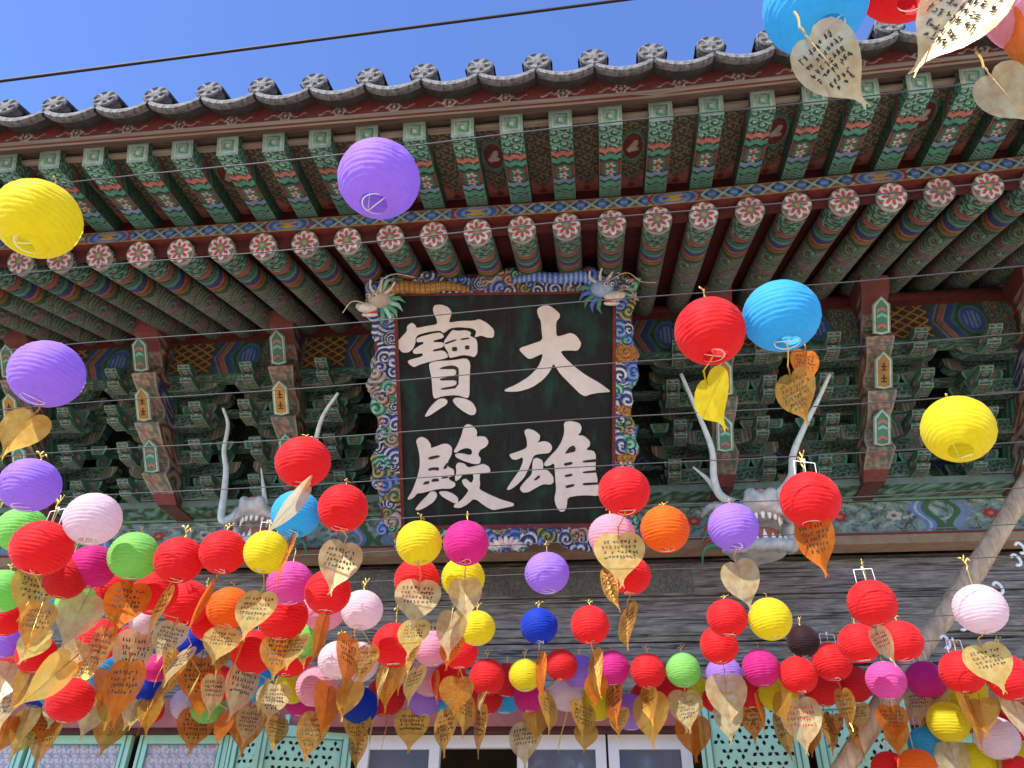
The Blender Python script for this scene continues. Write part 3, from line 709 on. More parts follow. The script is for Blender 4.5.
rpw = wn.nodes.new('ShaderNodeValToRGB'); rpw.color_ramp.elements[0].position = .36; rpw.color_ramp.elements[0].color = (.12, .11, .10, 1); rpw.color_ramp.elements[1].position = .47; rpw.color_ramp.elements[1].color = (1, 1, 1, 1)
mxw = wn.nodes.new('ShaderNodeMixRGB'); mxw.blend_type = 'MULTIPLY'; mxw.inputs[0].default_value = .85
wn.links.new(tcw.outputs['Object'], mpw.inputs[0]); wn.links.new(mpw.outputs[0], nzw.inputs['Vector']); wn.links.new(nzw.outputs['Fac'], rpw.inputs[0])
wn.links.new(src, mxw.inputs[1]); wn.links.new(rpw.outputs[0], mxw.inputs[2]); wn.links.new(mxw.outputs[0], bs.inputs['Base Color'])
# faint old painting left on the top plank
b = MB()
def faint_cf(U, V):
    x = U*2.6; y = V*.26; c = fill(len(x), A(.22, .21, .19)); ph, rr = scroll(x+.05*np.sin(y*30), y, .13, 1, 9); put(c, ph > .7, A(.13, .21, .18)); put(c, ph > .93, A(.30, .29, .2)); put(c, ph < -.9, A(.09, .10, .09)); return c
for x0, x1 in ((-2.9, -1.5), (-1.05, .9)):
    b.grid(lambda U, V: [x0+U*(x1-x0), np.full(len(U), 7.156), 3.95+V*.26], faint_cf, 260, 34)
hp(b.build('faded_scroll_painting', M['paint']))
b = MB(); b.box((XL+.8, 7.08, 2.80), (XR-.8, 7.40, 3.045)); hp(b.build('red_lintel', M['redlint']))
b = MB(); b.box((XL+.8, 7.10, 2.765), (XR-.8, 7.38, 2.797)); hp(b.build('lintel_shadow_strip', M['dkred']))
# side walls, floor columns
for x in (XL+1.2, -3.3, 1.95, XR-1.2):
    b = MB(); b.tube([(x, 7.62, .6), (x, 7.62, 4.3)], [.24, .21], 20); hp(b.build('wooden_column', M['dkred'], smooth=True))
b = MB(); b.box((XL+1.2, 7.7, .6), (XL+1.4, 13, 6.6)); b.box((XR-1.4, 7.7, .6), (XR-1.2, 13, 6.6)); b.box((XL+1.2, 13, .6), (XR-1.2, 13.2, 6.6)); hp(b.build('side_wall', M['plaster']))
b = MB(); b.box((XL+1.42, 7.75, .602), (XR-1.42, 12.98, .63)); hp(b.build('dark_floor', M['dark']))

# doors and windows
def window(x0, x1, zt=2.76, zb=.7):
    e = hp(empty('window')); e.location = ((x0+x1)/2, 7.3, zb)
    fr = MB(); w = (x1-x0)/2; t = .09; H = zt-zb
    fr.box((-w, -.03, H-t*1.25), (w, .05, H)); fr.box((-w, -.03, 0), (w, .05, t)); fr.box((-w, -.032, t), (-w+t, .048, H-t*1.25)); fr.box((w-t, -.032, t), (w, .048, H-t*1.25))
    fr.box((-w+t, -.01, H*.45), (w-t, .03, H*.45+.05))
    f = fr.build('frame', M['white'], e)
    g = MB(); g.box((-w+t, .012, t), (w-t, .02, H-t*1.25)); g.build('pane', M['glass'], e)
def trefoil(b, x, z, s, rot, y):
    for k in range(3):
        a = rot+k*2*math.pi/3; dx, dz = math.cos(a), math.sin(a); px, pz = -dz, dx; L = s
        pts = [(x+dx*s*.12, z+dz*s*.12), (x+dx*L*.6+px*s*.30, z+dz*L*.6+pz*s*.30), (x+dx*L, z+dz*L), (x+dx*L*.6-px*s*.30, z+dz*L*.6-pz*s*.30)]
        b.add([(p[0], y, p[1]) for p in pts], [(3, 2, 1, 0)])
def door(x0, x1, kind, zt=2.78, rz=0, zb=.65, y=7.3, hinge=0):
    e = hp(empty('door_panel')); e.location = (x0 if not hinge else x1, y, zb); w = (x1-x0); H = zt-zb
    s = 1 if not hinge else -1
    fr = MB(); t = .085
    def bx(a, b_):
        X0, X1 = sorted((s*a[0], s*b_[0])); fr.box((X0, a[1], a[2]), (X1, b_[1], b_[2]))
    fr.cur = 0
    bx((0, -.03, 0), (t, .03, H)); bx((w-t, -.03, 0), (w, .03, H)); bx((t, -.028, H-t), (w-t, .028, H)); bx((t, -.028, 0), (w-t, .028, .5))
    fr.cur = 1
    for q in (t*.35, w-t*.65): bx((q, -.034, .02), (q+.012, -.031, H-.02))
    bx((t-.004, -.031, H-t-.014), (w-t+.004, -.029, H-t-.004)); bx((t+.0, -.0295, .5), (t+.01, -.02, H-t)); bx((w-t-.01, -.0295, .5), (w-t, -.02, H-t))
    fr.build('door_frame', [M['mint'], M['mint_dk']], e)
    if kind == 'paper':
        p = MB(); X0, X1 = sorted((s*t, s*(w-t))); p.box((X0, .0, .5), (X1, .006, H-t)); p.build('door_paper', M['paper'], e)
        l_ = MB(); nx = int((w-2*t)/.085); nz = int((H-t-.5)/.085)
        cl = [(LBLUE*1.3), A(.62, .30, .36), A(.55, .55, .62)]
        for i in range(nx+1):
            for j in range(nz+1):
                X = s*(t+(i+.5*(j % 2))*(w-2*t)/nx); Z = .5+j*.085
                if abs(X) > w-t: continue
                for k in range(3):
                    a = k*math.pi/3+.5; dx, dz = math.cos(a)*.046, math.sin(a)*.046
                    if abs(X+dx) > w-t or abs(X-dx) > w-t or abs(X-dx) < t*.6: continue
                    l_.box((min(X-dx, X+dx)-.003, -.012-.001*k, Z-.004), (max(X-dx, X+dx)+.003, -.002, Z+.004), A(.6, .6, .62)) if False else l_.tube([(X-dx, -.010-.001*k, Z-dz), (X+dx, -.010-.001*k, Z+dz)], .0055, 4, A(.52, .52, .56))
                if (j-nz) % 3 == 0:
                    cc = cl[(i+j) % 3]
                    for k in range(6):
                        a = k*math.pi/3; l_.ball((X+.018*math.cos(a), -.016, Z+.018*math.sin(a)), (.011, .004, .011), 8, 5, cc)
        l_.build('flower_lattice', M['paint_clean'], e)
    else:
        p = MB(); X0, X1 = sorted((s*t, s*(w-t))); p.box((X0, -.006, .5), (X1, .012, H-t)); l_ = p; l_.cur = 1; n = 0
        for j in range(int((H-t-.60)/.098)):
            for i in range(int((w-2*t)/.13)+1):
                X = t+.065+i*.118+(j % 2)*.059; Z = H-t-.065-j*.098
                if X > w-t-.04: continue
                trefoil(l_, s*X, Z, .052, math.pi*((i+j) % 2)+.52*(1 if (i % 3) else -1), -.0085)
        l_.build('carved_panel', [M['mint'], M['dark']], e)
    e.rotation_euler = (0, 0, rz)
    return e
door(-5.25, -4.28, 'paper'); door(-6.3, -5.3, 'paper'); door(-4.20, -3.35, 'paper')
door(-3.30, -2.72, 'open', rz=R(-12), hinge=0, zt=2.90, y=7.22)
door(-3.02, -2.20, 'open', rz=R(24), hinge=1, zt=2.80, y=7.26)
window(-2.14, -1.42); window(-.74, .02); window(.04, .74)
b = MB(); b.box((-1.41, 7.28, 2.66), (-.75, 7.36, 2.76)); hp(b.build('door_head', M['white']))
door(.80, 1.62, 'open', rz=R(-10), zt=3.03, y=7.10)
door(1.70, 2.45, 'open', rz=R(-8), zt=3.0, y=7.08)
door(2.5, 3.3, 'paper', zt=2.78); door(3.35, 4.15, 'open'); door(4.2, 5.0, 'paper')

# ---- dragon heads mounted on the beam
def smoothpoly(pts, n=1):
    for _ in range(n):
        q = []
        for i in range(len(pts)):
            a = pts[i]; b_ = pts[(i+1) % len(pts)]
            q += [(a[0]*.8+b_[0]*.2, a[1]*.8+b_[1]*.2), (a[0]*.2+b_[0]*.8, a[1]*.2+b_[1]*.8)]
        pts = q
    return pts
def curve_pts(pts, n=6):
    """catmull-rom through 3d points"""
    pts = [np.array(p, float) for p in pts]; P_ = [2*pts[0]-pts[1]]+pts+[2*pts[-1]-pts[-2]]; out = []
    for i in range(1, len(P_)-2):
        for k in range(n):
            t = k/n; a, b_, c, d = P_[i-1:i+3]
            out.append(.5*((2*b_)+(c-a)*t+(2*a-5*b_+4*c-d)*t*t+(-a+3*b_-3*c+d)*t**3))
    out.append(pts[-1]); return out
def antler(e, pxs, Y0, Y1, r0, r1):
    n = len(pxs); pts = [atY(x, y, Y0+(Y1-Y0)*i/(n-1)) for i, (x, y) in enumerate(pxs)]
    c = curve_pts(pts, 6); b = MB(); nn = len(c); b.tube(c, [r0+(r1-r0)*(i/(nn-1))**.9 for i in range(nn)], 12)
    base = np.array(e.location); b.v = [tuple(np.array(v)-base) for v in b.v]
    return b.build('antler', M['antler'], e, smooth=True)
def dragon(cx, cy, Y, antlers, sc=1.0):
    p = atY(cx, cy, Y); e = hp(empty('dragon_head')); e.location = tuple(p)
    # skull, cheeks and snout fused; the head reaches out from the beam towards the yard
    b = MB(); s = sc
    b.ball((0, .10*s, .08*s), (.26*s, .30*s, .17*s)); b.ball((0, -.14*s, .08*s), (.20*s, .22*s, .10*s)); b.ball((0, -.30*s, .10*s), (.15*s, .10*s, .08*s))
    for q in (-1, 1):
        b.ball((q*.08*s, -.34*s, .15*s), (.055*s, .06*s, .05*s)); b.ball((q*.15*s, -.03*s, .19*s), (.07*s, .08*s, .06*s)); b.ball((q*.24*s, .05*s, -.02*s), (.07*s, .14*s, .14*s))
        b.tube(curve_pts([(q*.20*s, .0, .16*s), (q*.33*s, .03*s, .22*s), (q*.42*s, .12*s, .16*s)], 5), [.05*s]+[.045*s]*4+[.035*s]*4+[.02*s]*2, 8)
        b.tube(curve_pts([(q*.06*s, -.30*s, .04*s), (q*.18*s, -.24*s, .03*s), (q*.25*s, -.08*s, .0)], 5), .035*s, 8)
        b.tube([(q*.24*s, .02*s, .0), (q*.26*s, .02*s, -.20*s)], [.07*s, .05*s], 8)
    b.ball((0, .35*s, .02*s), (.22*s, .30*s, .2*s))
    hd = b.build('skull', M['bone'], e, smooth=True); md = hd.modifiers.new('fuse', 'REMESH'); md.mode = 'VOXEL'; md.voxel_size = .014; md.use_smooth_shade = True
    sm = hd.modifiers.new('soft', 'SMOOTH'); sm.factor = .6; sm.iterations = 5
    # lower jaw
    b = MB(); b.tube(curve_pts([(-.24*s, .04*s, -.17*s), (-.20*s, -.16*s, -.22*s), (0, -.25*s, -.24*s), (.20*s, -.16*s, -.22*s), (.24*s, .04*s, -.17*s)], 6), .05*s, 10)
    b.ball((0, -.04*s, -.24*s), (.19*s, .20*s, .035*s)); b.build('lower_jaw', M['bone'], e, smooth=True)
    b = MB(); b.ball((0, .04*s, -.07*s), (.18*s, .16*s, .14*s)); b.ball((0, -.10*s, -.175*s), (.085*s, .16*s, .035*s)); b.build('mouth_and_tongue', M['gum'], e, smooth=True)
    b = MB()
    for k in range(9):
        a = -1.25+2.5*k/8; x = .17*s*math.sin(a); y = -.08*s-.20*s*math.cos(a); big = k in (1, 7); L = .085*s if big else .045*s
        b.tube([(x, y, .03*s), (x, y-.005, .03*s-L-.02)], [.022*s, .010*s if not big else .003], 8)
    b.build('upper_teeth', M['tooth'], e, smooth=True); b = MB()
    for k in range(9):
        a = -1.3+2.6*k/8; x = .20*s*math.sin(a); y = -.05*s-.19*s*math.cos(a); L = .09*s if k in (0, 4, 8) else .06*s
        b.tube([(x, y, -.20*s), (x, y-.005, -.20*s+L)], [.028*s, .004], 8)
    b.build('lower_teeth', M['tooth'], e, smooth=True)
    for q in (-1, 1):
        b = MB(); b.ball((q*.145*s, -.095*s, .185*s), (.03*s, .025*s, .03*s)); b.build('eye', M['eye'], e, smooth=True)
        b = MB()
        for k in range(5):
            b.tube(curve_pts([(q*.24*s, .06*s, (.10-.05*k)*s), (q*(.34+.02*k)*s, .12*s, (.16-.07*k)*s), (q*(.42+.01*k)*s, .14*s, (.10-.09*k)*s)], 4), [.03*s*(1-i/9.) for i in range(9)], 7, RED*1.2 if k % 2 else TEAL)
        b.build('mane', M['paint_clean'], e, smooth=True)
    b = MB(); b.ball((0, -.33*s, .17*s), (.05*s, .04*s, .02*s), col=PINK*1.2); b.ball((0, -.12*s, .20*s), (.07*s, .08*s, .02*s), col=PINK); b.build('brow_patch', M['paint_clean'], e, smooth=True)
    for (pxs, ya, yb, ra, rb) in antlers: antler(e, pxs, ya, yb, ra, rb)
    return e
dragon(757, 528, 6.15, [([(748, 508), (722, 497), (714, 478), (712, 450), (700, 418), (681, 374)], 6.2, 5.7, .042, .016),
                       ([(765, 508), (790, 480), (793, 455), (803, 430), (818, 400), (830, 374)], 6.2, 5.75, .042, .014),
                       ([(716, 490), (706, 478), (693, 467)], 6.22, 6.1, .03, .008)], 1.0)
dragon(262, 528, 6.15, [([(238, 515), (222, 520), (224, 495), (226, 470), (224, 450), (228, 425), (223, 408)], 6.2, 5.9, .04, .013),
                       ([(290, 510), (305, 480), (314, 448), (322, 418), (338, 393)], 6.15, 5.3, .036, .012),
                       ([(266, 515), (264, 492), (261, 468)], 6.15, 6.0, .035, .006)], .86)

# ------------------------------------------------------------------ the name plaque
PB = atD(511, 545, 6.62); PT = atD(497, 270, 6.30)
pl_v = PT-PB; pl_v = pl_v/np.linalg.norm(pl_v)
pl_u = atD(620, 527, 6.6)-atD(404, 530, 6.6); pl_u /= np.linalg.norm(pl_u)
pl_n = np.cross(pl_u, pl_v); pl_n /= np.linalg.norm(pl_n)     # points away from the camera? make it towards
if pl_n@(CP-PB) < 0: pl_n = -pl_n
pl_v = np.cross(pl_n, pl_u)
def onP(x, y):
    d = ray(x, y); t = ((PB-CP)@pl_n)/(d@pl_n); q = CP+d*t-PB; return (q@pl_u, q@pl_v)
PQ = empty('name_plaque', PB); tag(PQ, 'large black temple name plaque with four white characters and carved dragon frame', 'name plaque')
PQ.matrix_world = Matrix(((pl_u[0], -pl_n[0], pl_v[0], PB[0]), (pl_u[1], -pl_n[1], pl_v[1], PB[1]), (pl_u[2], -pl_n[2], pl_v[2], PB[2]), (0, 0, 0, 1)))
# local axes: x right, z up along the board, -y towards the viewer
ib = [onP(404, 528), onP(618, 524), onP(611, 289), onP(393, 295)]
bx0 = (ib[0][0]+ib[3][0])/2; bx1 = (ib[1][0]+ib[2][0])/2; bz0 = (ib[0][1]+ib[1][1])/2; bz1 = (ib[2][1]+ib[3][1])/2
b = MB(); b.box((bx0-.03, .0, bz0-.03), (bx1+.03, .06, bz1+.03)); b.build('board', M['board'], PQ)
for k in range(6):
    pass
GL = {
 'jewel': ((390, 300), 6.4, [
  [(275,60),(285,32),(330,28),(375,45),(398,80),(385,115),(378,145),(450,133),(540,132),(570,120),(620,145),(668,190),(665,240),(620,240),(585,225),(540,240),(555,200),(530,180),(440,172),(385,180),(345,213),(320,193),(240,205),(180,222),(165,245),(165,270),(150,310),(120,335),(80,335),(55,305),(50,265),(80,230),(110,200),(110,165),(140,143),(165,160),(170,180),(240,165),(305,155),(300,120),(285,95)],
  [(172,240),(310,205),(340,218),(348,240),(280,258),(278,268),(345,270),(345,300),(275,318),(275,330),(340,320),(370,345),(370,370),(260,392),(190,412),(155,430),(120,405),(115,385),(210,360),(212,338),(165,345),(148,335),(150,318),(200,285),(215,282),(215,266),(172,270)],
  [(345,265),(380,215),(402,190),(430,197),(490,192),(520,207),(512,230),(550,245),(560,275),(560,340),(540,365),(510,355),(470,350),(420,362),(380,370),(372,330),(350,300)],
  [(250,405),(290,390),(400,385),(490,370),(515,400),(510,500),(510,600),(500,628),(430,605),(340,612),(285,632),(275,600),(268,500),(255,440)],
  [(220,745),(260,680),(310,632),(345,627),(370,640),(365,665),(310,700),(250,740)],
  [(400,640),(420,622),(480,627),(530,655),(555,700),(545,730),(515,735),(470,710),(425,675)]],
  [[(398,300),(430,298),(432,325),(400,327)],[(480,290),(508,288),(510,314),(482,316)],[(352,272),(425,248),(425,258),(355,284)],[(452,246),(508,238),(508,248),(455,256)],
   [(315,440),(340,425),(400,415),(430,425),(442,440),(440,560),(330,574),(328,562),(425,545),(428,510),(322,514),(320,500),(425,480),(424,440),(350,440)]]),
 'palace': ((400, 415), 6.98, [
  [(112,170),(150,148),(190,165),(218,205),(215,230),(260,215),(300,198),(340,200),(365,225),(362,275),(335,320),(335,360),(375,375),(380,400),(375,420),(340,430),(345,450),(385,470),(388,490),(360,510),(280,510),(190,530),(150,542),(125,540),(95,575),(60,590),(55,575),(85,530),(120,440),(140,360),(140,290),(128,230)],
  [(105,655),(140,610),(190,560),(215,530),(250,532),(262,560),(240,600),(180,640),(130,662)],
  [(270,532),(320,527),(370,545),(408,575),(405,610),(380,612),(330,585),(290,560)],
  [(375,250),(400,210),(430,140),(445,80),(470,60),(510,72),(540,110),(535,150),(560,145),(600,150),(620,185),(605,215),(560,240),(545,275),(565,300),(560,335),(520,340),(440,315),(390,290),(385,270),(420,262),(500,280),(505,240),(470,225),(430,235),(390,262)],
  [(390,345),(410,328),(450,335),(475,365),(540,350),(580,337),(620,355),(635,395),(560,400),(555,440),(560,480),(552,515),(620,550),(700,585),(795,612),(795,630),(720,645),(650,660),(600,635),(520,575),(470,620),(420,645),(375,640),(380,620),(430,590),(470,540),(480,520),(440,480),(432,450),(460,440),(500,475),(515,440),(510,405),(440,408),(420,440),(388,460),(385,430),(395,395)]],
  [[(195,300),(215,285),(275,275),(280,290),(210,308)],[(200,370),(225,362),(275,360),(270,385),(240,378),(200,385)],[(160,482),(175,460),(205,455),(205,475)],[(218,462),(230,440),(270,438),(275,458)],[(300,370),(328,328),(340,332),(325,372)],[(290,430),(338,424),(338,434),(292,440)]]),
 'great': ((500, 295), 6.98, [
  [(258,115),(265,90),(320,65),(365,85),(418,130),(415,160),(390,185),(392,290),(440,280),(490,262),(530,280),(565,330),(560,360),(540,388),(480,385),(418,390),(450,435),(520,500),(600,560),(690,610),(765,665),(765,675),(690,680),(630,690),(595,705),(560,690),(490,620),(420,550),(385,495),(370,478),(350,530),(300,590),(220,645),(130,672),(35,672),(32,658),(110,625),(200,570),(260,510),(290,450),(300,405),(215,445),(190,440),(135,385),(140,368),(210,345),(298,315),(290,250),(285,180),(268,150)]], []),
 'hero': ((500, 410), 6.68, [
  [(160,140),(185,122),(230,135),(268,165),(265,195),(245,215),(300,205),(335,220),(350,250),(330,285),(260,290),(225,300),(205,350),(185,400),(160,450),(110,500),(65,530),(42,528),(80,470),(130,400),(155,340),(150,310),(110,330),(80,325),(60,295),(90,285),(165,260),(182,240),(178,190)],
  [(215,370),(220,330),(240,315),(280,330),(290,360),(285,395),(320,400),(355,440),(358,480),(335,495),(290,490),(240,515),(190,545),(150,548),(130,520),(160,480),(210,430),(215,400)],
  [(425,80),(470,70),(530,85),(545,115),(535,150),(515,165),(560,170),(600,205),(600,235),(570,262),(625,270),(640,300),(635,400),(648,445),(650,490),(672,540),(655,570),(580,565),(510,568),(450,580),(445,640),(430,672),(400,675),(375,640),(362,590),(375,530),(368,450),(365,390),(360,350),(330,368),(300,372),(292,355),(330,310),(380,260),(410,210),(430,150)]],
  [[(222,465),(260,428),(268,445),(240,465)],[(430,290),(460,245),(490,232),(505,250),(500,275),(460,282)],[(425,352),(480,340),(485,358),(430,370)],[(430,430),(480,420),(485,435),(435,445)],[(435,500),(495,488),(495,505),(440,518)],
   [(552,334),(650,322),(650,342),(552,347)],[(552,406),(655,396),(655,412),(552,419)],[(552,482),(662,478),(665,492),(552,500)]])}
for nm, (org, s, polys, holes) in GL.items():
    b = MB()
    def ext(poly, d0, d1, mi, grow=0):
        pts = [onP(org[0]+x/s, org[1]+y/s) for x, y in smoothpoly(poly)]
        if sum(pts[i][0]*pts[(i+1) % len(pts)][1]-pts[(i+1) % len(pts)][0]*pts[i][1] for i in range(len(pts))) < 0: pts = pts[::-1]
        k = len(pts)
        if grow:
            q = []
            for i in range(k):
                a = np.array(pts[i-1]); c = np.array(pts[(i+1) % k]); d = c-a; nn = np.array([d[1], -d[0]]); nn /= np.linalg.norm(nn)+1e-9; q.append(tuple(np.array(pts[i])+nn*grow))
            pts = q
        vs = [(p[0], -d1, p[1]) for p in pts]+[(p[0], -d0, p[1]) for p in pts]
        b.cur = mi; b.add(vs, [tuple(range(k))]+[(i+k, (i+1) % k+k, (i+1) % k, i) for i in range(k)])
    for i, p in enumerate(polys):
        ext(p, 0, .006+i*.0005, 1, .009); ext(p, .0, .020+i*.0006, 0)
    for i, p in enumerate(holes): ext(p, .018, .0245, 1)
    o = b.build('glyph', [M['glyph'], M['glyph_edge']], PQ)
# board joints
b = MB()
for t in (.17, .34, .52, .68, .85):
    x = bx0+(bx1-bx0)*t; b.box((x-.002, -.0015, bz0), (x+.002, -.0002, bz1))
b.build('board_joint', M['glyph_edge'], PQ)
# carved frame: relief of clouds, petals and scales
def frame_side(name, p0, p1, width, seed, outward):
    """p0->p1 inner edge; relief spreads outward"""
    p0 = np.array(p0); p1 = np.array(p1); L = np.linalg.norm(p1-p0); d = (p1-p0)/L; o = np.array(outward)
    rs = np.random.RandomState(seed); n = int(L*26); cs = np.stack([rs.rand(n)*L, rs.rand(n)*width*.95+.0], 1)
    pal = [(BLUE*.9, WHITE*.9), (BLUE*1.3, LBLUE), (TEAL*1.3, MINT*1.1), (GOLD*.8, ORNG), (A(.35, .26, .22), WHITE*.6), (BLUE*.6, WHITE), (PINK*.8, CREAM), (TEAL, GOLD)]
    kinds = rs.choice(len(pal), n, p=[.22, .18, .15, .09, .08, .14, .07, .07]); sz = .035+rs.rand(n)*.05
    nu = int(L/.0065); nv = int(width/.0065)
    def calc(U, V):
        e = width*(.86+.16*np.sin(U*L*9+seed)+.07*np.sin(U*L*31)); a = U*L; w = V*e
        dist = np.hypot(a[:, None]-cs[None, :, 0], w[:, None]-cs[None, :, 1])/sz[None]
        k = dist.argmin(1); r = dist[np.arange(len(a)), k]; th = np.arctan2(w-cs[k, 1], a-cs[k, 0])
        return a, w, k, r, th, e
    def pf(U, V):
        a, w, k, r, th, e = calc(U, V)
        h = .05+.055*np.clip(1-r*.75, 0, 1)+.012*np.sin(r*10+th)-.06*np.clip(V-.88, 0, 1)/.12*.9+.05*(w/width)
        q = p0[None]+d[None]*a[:, None]+o[None]*w[:, None]
        return [q[:, 0], -h, q[:, 1]]
    def cf(U, V):
        a, w, k, r, th, e = calc(U, V); P1 = np.array([p[0] for p in pal]); P2 = np.array([p[1] for p in pal])
        c = P1[kinds[k]].copy(); s = np.sin(r*10+th*np.where(k % 2 == 0, 1, -1)); m_ = s > .35; c[m_] = P2[kinds[k]][m_]; c[s < -.85] = BLK*2
        sc = (kinds[k] == 3); q = sc & (np.sin(a*190)*np.sin(w*190+a*60) > .2); c[q] = ORNG*.5
        return c
    b = MB(); fl = (d[0]*o[1]-d[1]*o[0]) < 0
    b.grid(pf, cf, nu, nv, flip=fl)
    b.grid(lambda U, V: [x for x in (lambda q: [q[:, 0], .05+V*0, q[:, 1]])(p0[None]+d[None]*(U*L)[:, None]+o[None]*(V*width*.8)[:, None])], lambda U, V: fill(len(U), RED), 2, 2, flip=not fl)
    # plain red inner fillet
    q0, q1 = p0, p1; t = .022
    vs = [(*[q0[0]-o[0]*t], -.03, q0[1]-o[1]*t), (q1[0]-o[0]*t, -.03, q1[1]-o[1]*t), (q1[0]+o[0]*.01, -.055, q1[1]+o[1]*.01), (q0[0]+o[0]*.01, -.055, q0[1]+o[1]*.01), (q0[0]-o[0]*t, .0, q0[1]-o[1]*t), (q1[0]-o[0]*t, .0, q1[1]-o[1]*t)]
    b.add(vs, [(0, 1, 2, 3), (4, 5, 1, 0)], RED*.6)
    b.build(name, M['paint_clean'], PQ, smooth=False)
fw = .20
frame_side('carved_frame_side', (bx0, bz0-.03), (bx0, bz1+.10), .235, 3, (-1, 0))
frame_side('carved_frame_side', (bx1, bz0+.0), (bx1, bz1+.10), .185, 8, (1, 0))
frame_side('carved_frame_top', (bx0-.1, bz1), (bx1+.1, bz1), .185, 5, (0, 1))
frame_side('carved_frame_bottom', (bx0-.06, bz0), (bx1+.2, bz0), .20, 12, (0, -1))
# lotus on the bottom frame
b = MB()
lx, lz = onP(506, 541)
for k in range(9):
    a = math.pi*(k+.5)/9; b.ball((lx+.11*math.cos(a), -.12, lz-.03+.065*math.sin(a)), (.055, .018, .022), 10, 6, col=A(.62, .38, .36) if k % 2 else WHITE*.9, rotm=((math.cos(a), 0, -math.sin(a)), (0, 1, 0), (math.sin(a), 0, math.cos(a))))
b.build('carved_lotus', M['paint_clean'], PQ, smooth=True)
def small_dragon(px, py, flip, body):
    x, z = onP(px, py); e = link('carved_dragon', None, PQ); e.location = (x, -.12, z); f = flip; s = 1.15
    hc = A(.42, .36, .28) if body == 'gold' else A(.25, .35, .5)
    b = MB(); b.ball((0, 0, 0), (.085*s, .07*s, .065*s), col=hc); b.ball((f*.085*s, -.02, -.055*s), (.075*s, .055*s, .038*s), col=WHITE*.9); b.ball((f*.135*s, -.04, -.045*s), (.028*s, .03, .025*s), col=CREAM)
    b.ball((f*.07*s, -.0, -.105*s), (.06*s, .04*s, .018*s), col=WHITE); b.ball((f*.06*s, -.02, -.082*s), (.05*s, .03*s, .012*s), col=A(.5, .06, .05))
    for q in (0, 1): b.ball((f*(.02+.045*q)*s, -.07, .03*s), .016*s, 8, 6, WHITE); b.ball((f*(.022+.045*q)*s, -.084, .028*s), .008*s, 8, 6, BLK)
    b.build('head', M['paint_clean'], e, smooth=True)
    b = MB()
    for k, (dx, dz) in enumerate(((-.02, .17), (.06, .16), (-.10, .14))): b.tube(curve_pts([(dx*.3*f, -.02, .04), (dx*f, -.05, dz*.6), (dx*1.2*f+.02, -.07, dz)], 4), [.014]*5+[.009]*4, 7, WHITE*.95)
    b.build('horn', M['paint_clean'], e, smooth=True)
    b = MB()
    for k in range(8):
        a = 2.0+k*.36; L = .16
        b.tube([(f*.05*math.cos(a), .0, .05*math.sin(a)), (f*L*math.cos(a), -.02, L*math.sin(a)), (f*(L+.05)*math.cos(a+.2), -.0, (L+.05)*math.sin(a+.2))], [.026, .018, .002], 6, (TEAL*1.5 if k % 2 else MINT*1.1) if body == 'gold' else (TEAL*1.3 if k % 2 else BLUE*1.5))
    b.build('mane', M['paint_clean'], e, smooth=True)
    b = MB()
    b.tube(curve_pts([(f*.10, -.04, -.03), (f*.20, -.10, -.01), (f*.28, -.10, -.10)], 6), .004, 5, CREAM*1.2)
    b.tube(curve_pts([(f*.02, -.06, .04), (-f*.05, -.10, .16), (-f*.16, -.10, .20), (-f*.30, -.10, .17)], 6) if f < 0 else curve_pts([(f*.02, -.06, .04), (f*.18, -.10, .12), (f*.30, -.10, .05), (f*.42, -.10, .04)], 6), .004, 5, CREAM*1.2)
    b.build('whisker', M['paint_clean'], e, smooth=True)
    # scaly body running along the top frame
    b = MB(); pts = curve_pts([(-f*.02, .03, .05), (-f*.18, -.02, .10), (-f*.36, .0, .085), (-f*.55, -.02, .10), (-f*.72, .03, .07)], 10); n = len(pts)
    U = np.linspace(0, 1, 120)
    rad = .05
    P3 = np.array(pts)
    def pf(Uu, V):
        idx = Uu*(n-1); X = np.interp(idx, range(n), P3[:, 0]); Y = np.interp(idx, range(n), P3[:, 1]); Z = np.interp(idx, range(n), P3[:, 2]); th = V*2*math.pi; r_ = rad*(1-.5*Uu**3)
        return [X, Y+r_*np.sin(th), Z+r_*np.cos(th)]
    def cf(Uu, V):
        a = Uu*.75; w = V*.3; s = np.sin(a*150+np.floor(w/.035)*math.pi)*np.sin(w*90); base = GOLD*.9 if body == 'gold' else BLUE*1.2; c = fill(len(Uu), base); c[s > .15] = (ORNG*.6 if body == 'gold' else LBLUE); c[s < -.75] = BLK*2; return c
    b.grid(pf, cf, 110, 26); b.build('scaly_body', M['paint_clean'], e, smooth=True)
small_dragon(382, 299, -1, 'gold'); small_dragon(600, 288, 1, 'blue')
# two iron hangers tie the plaque to the eave
for px, py in ((420, 276), (580, 270)):
    x, z = onP(px, py); b = MB(); b.tube([(x, .06, z-.1), (x, .30, z+.12)], .012, 8); b.build('hanger', M['steel'], PQ)

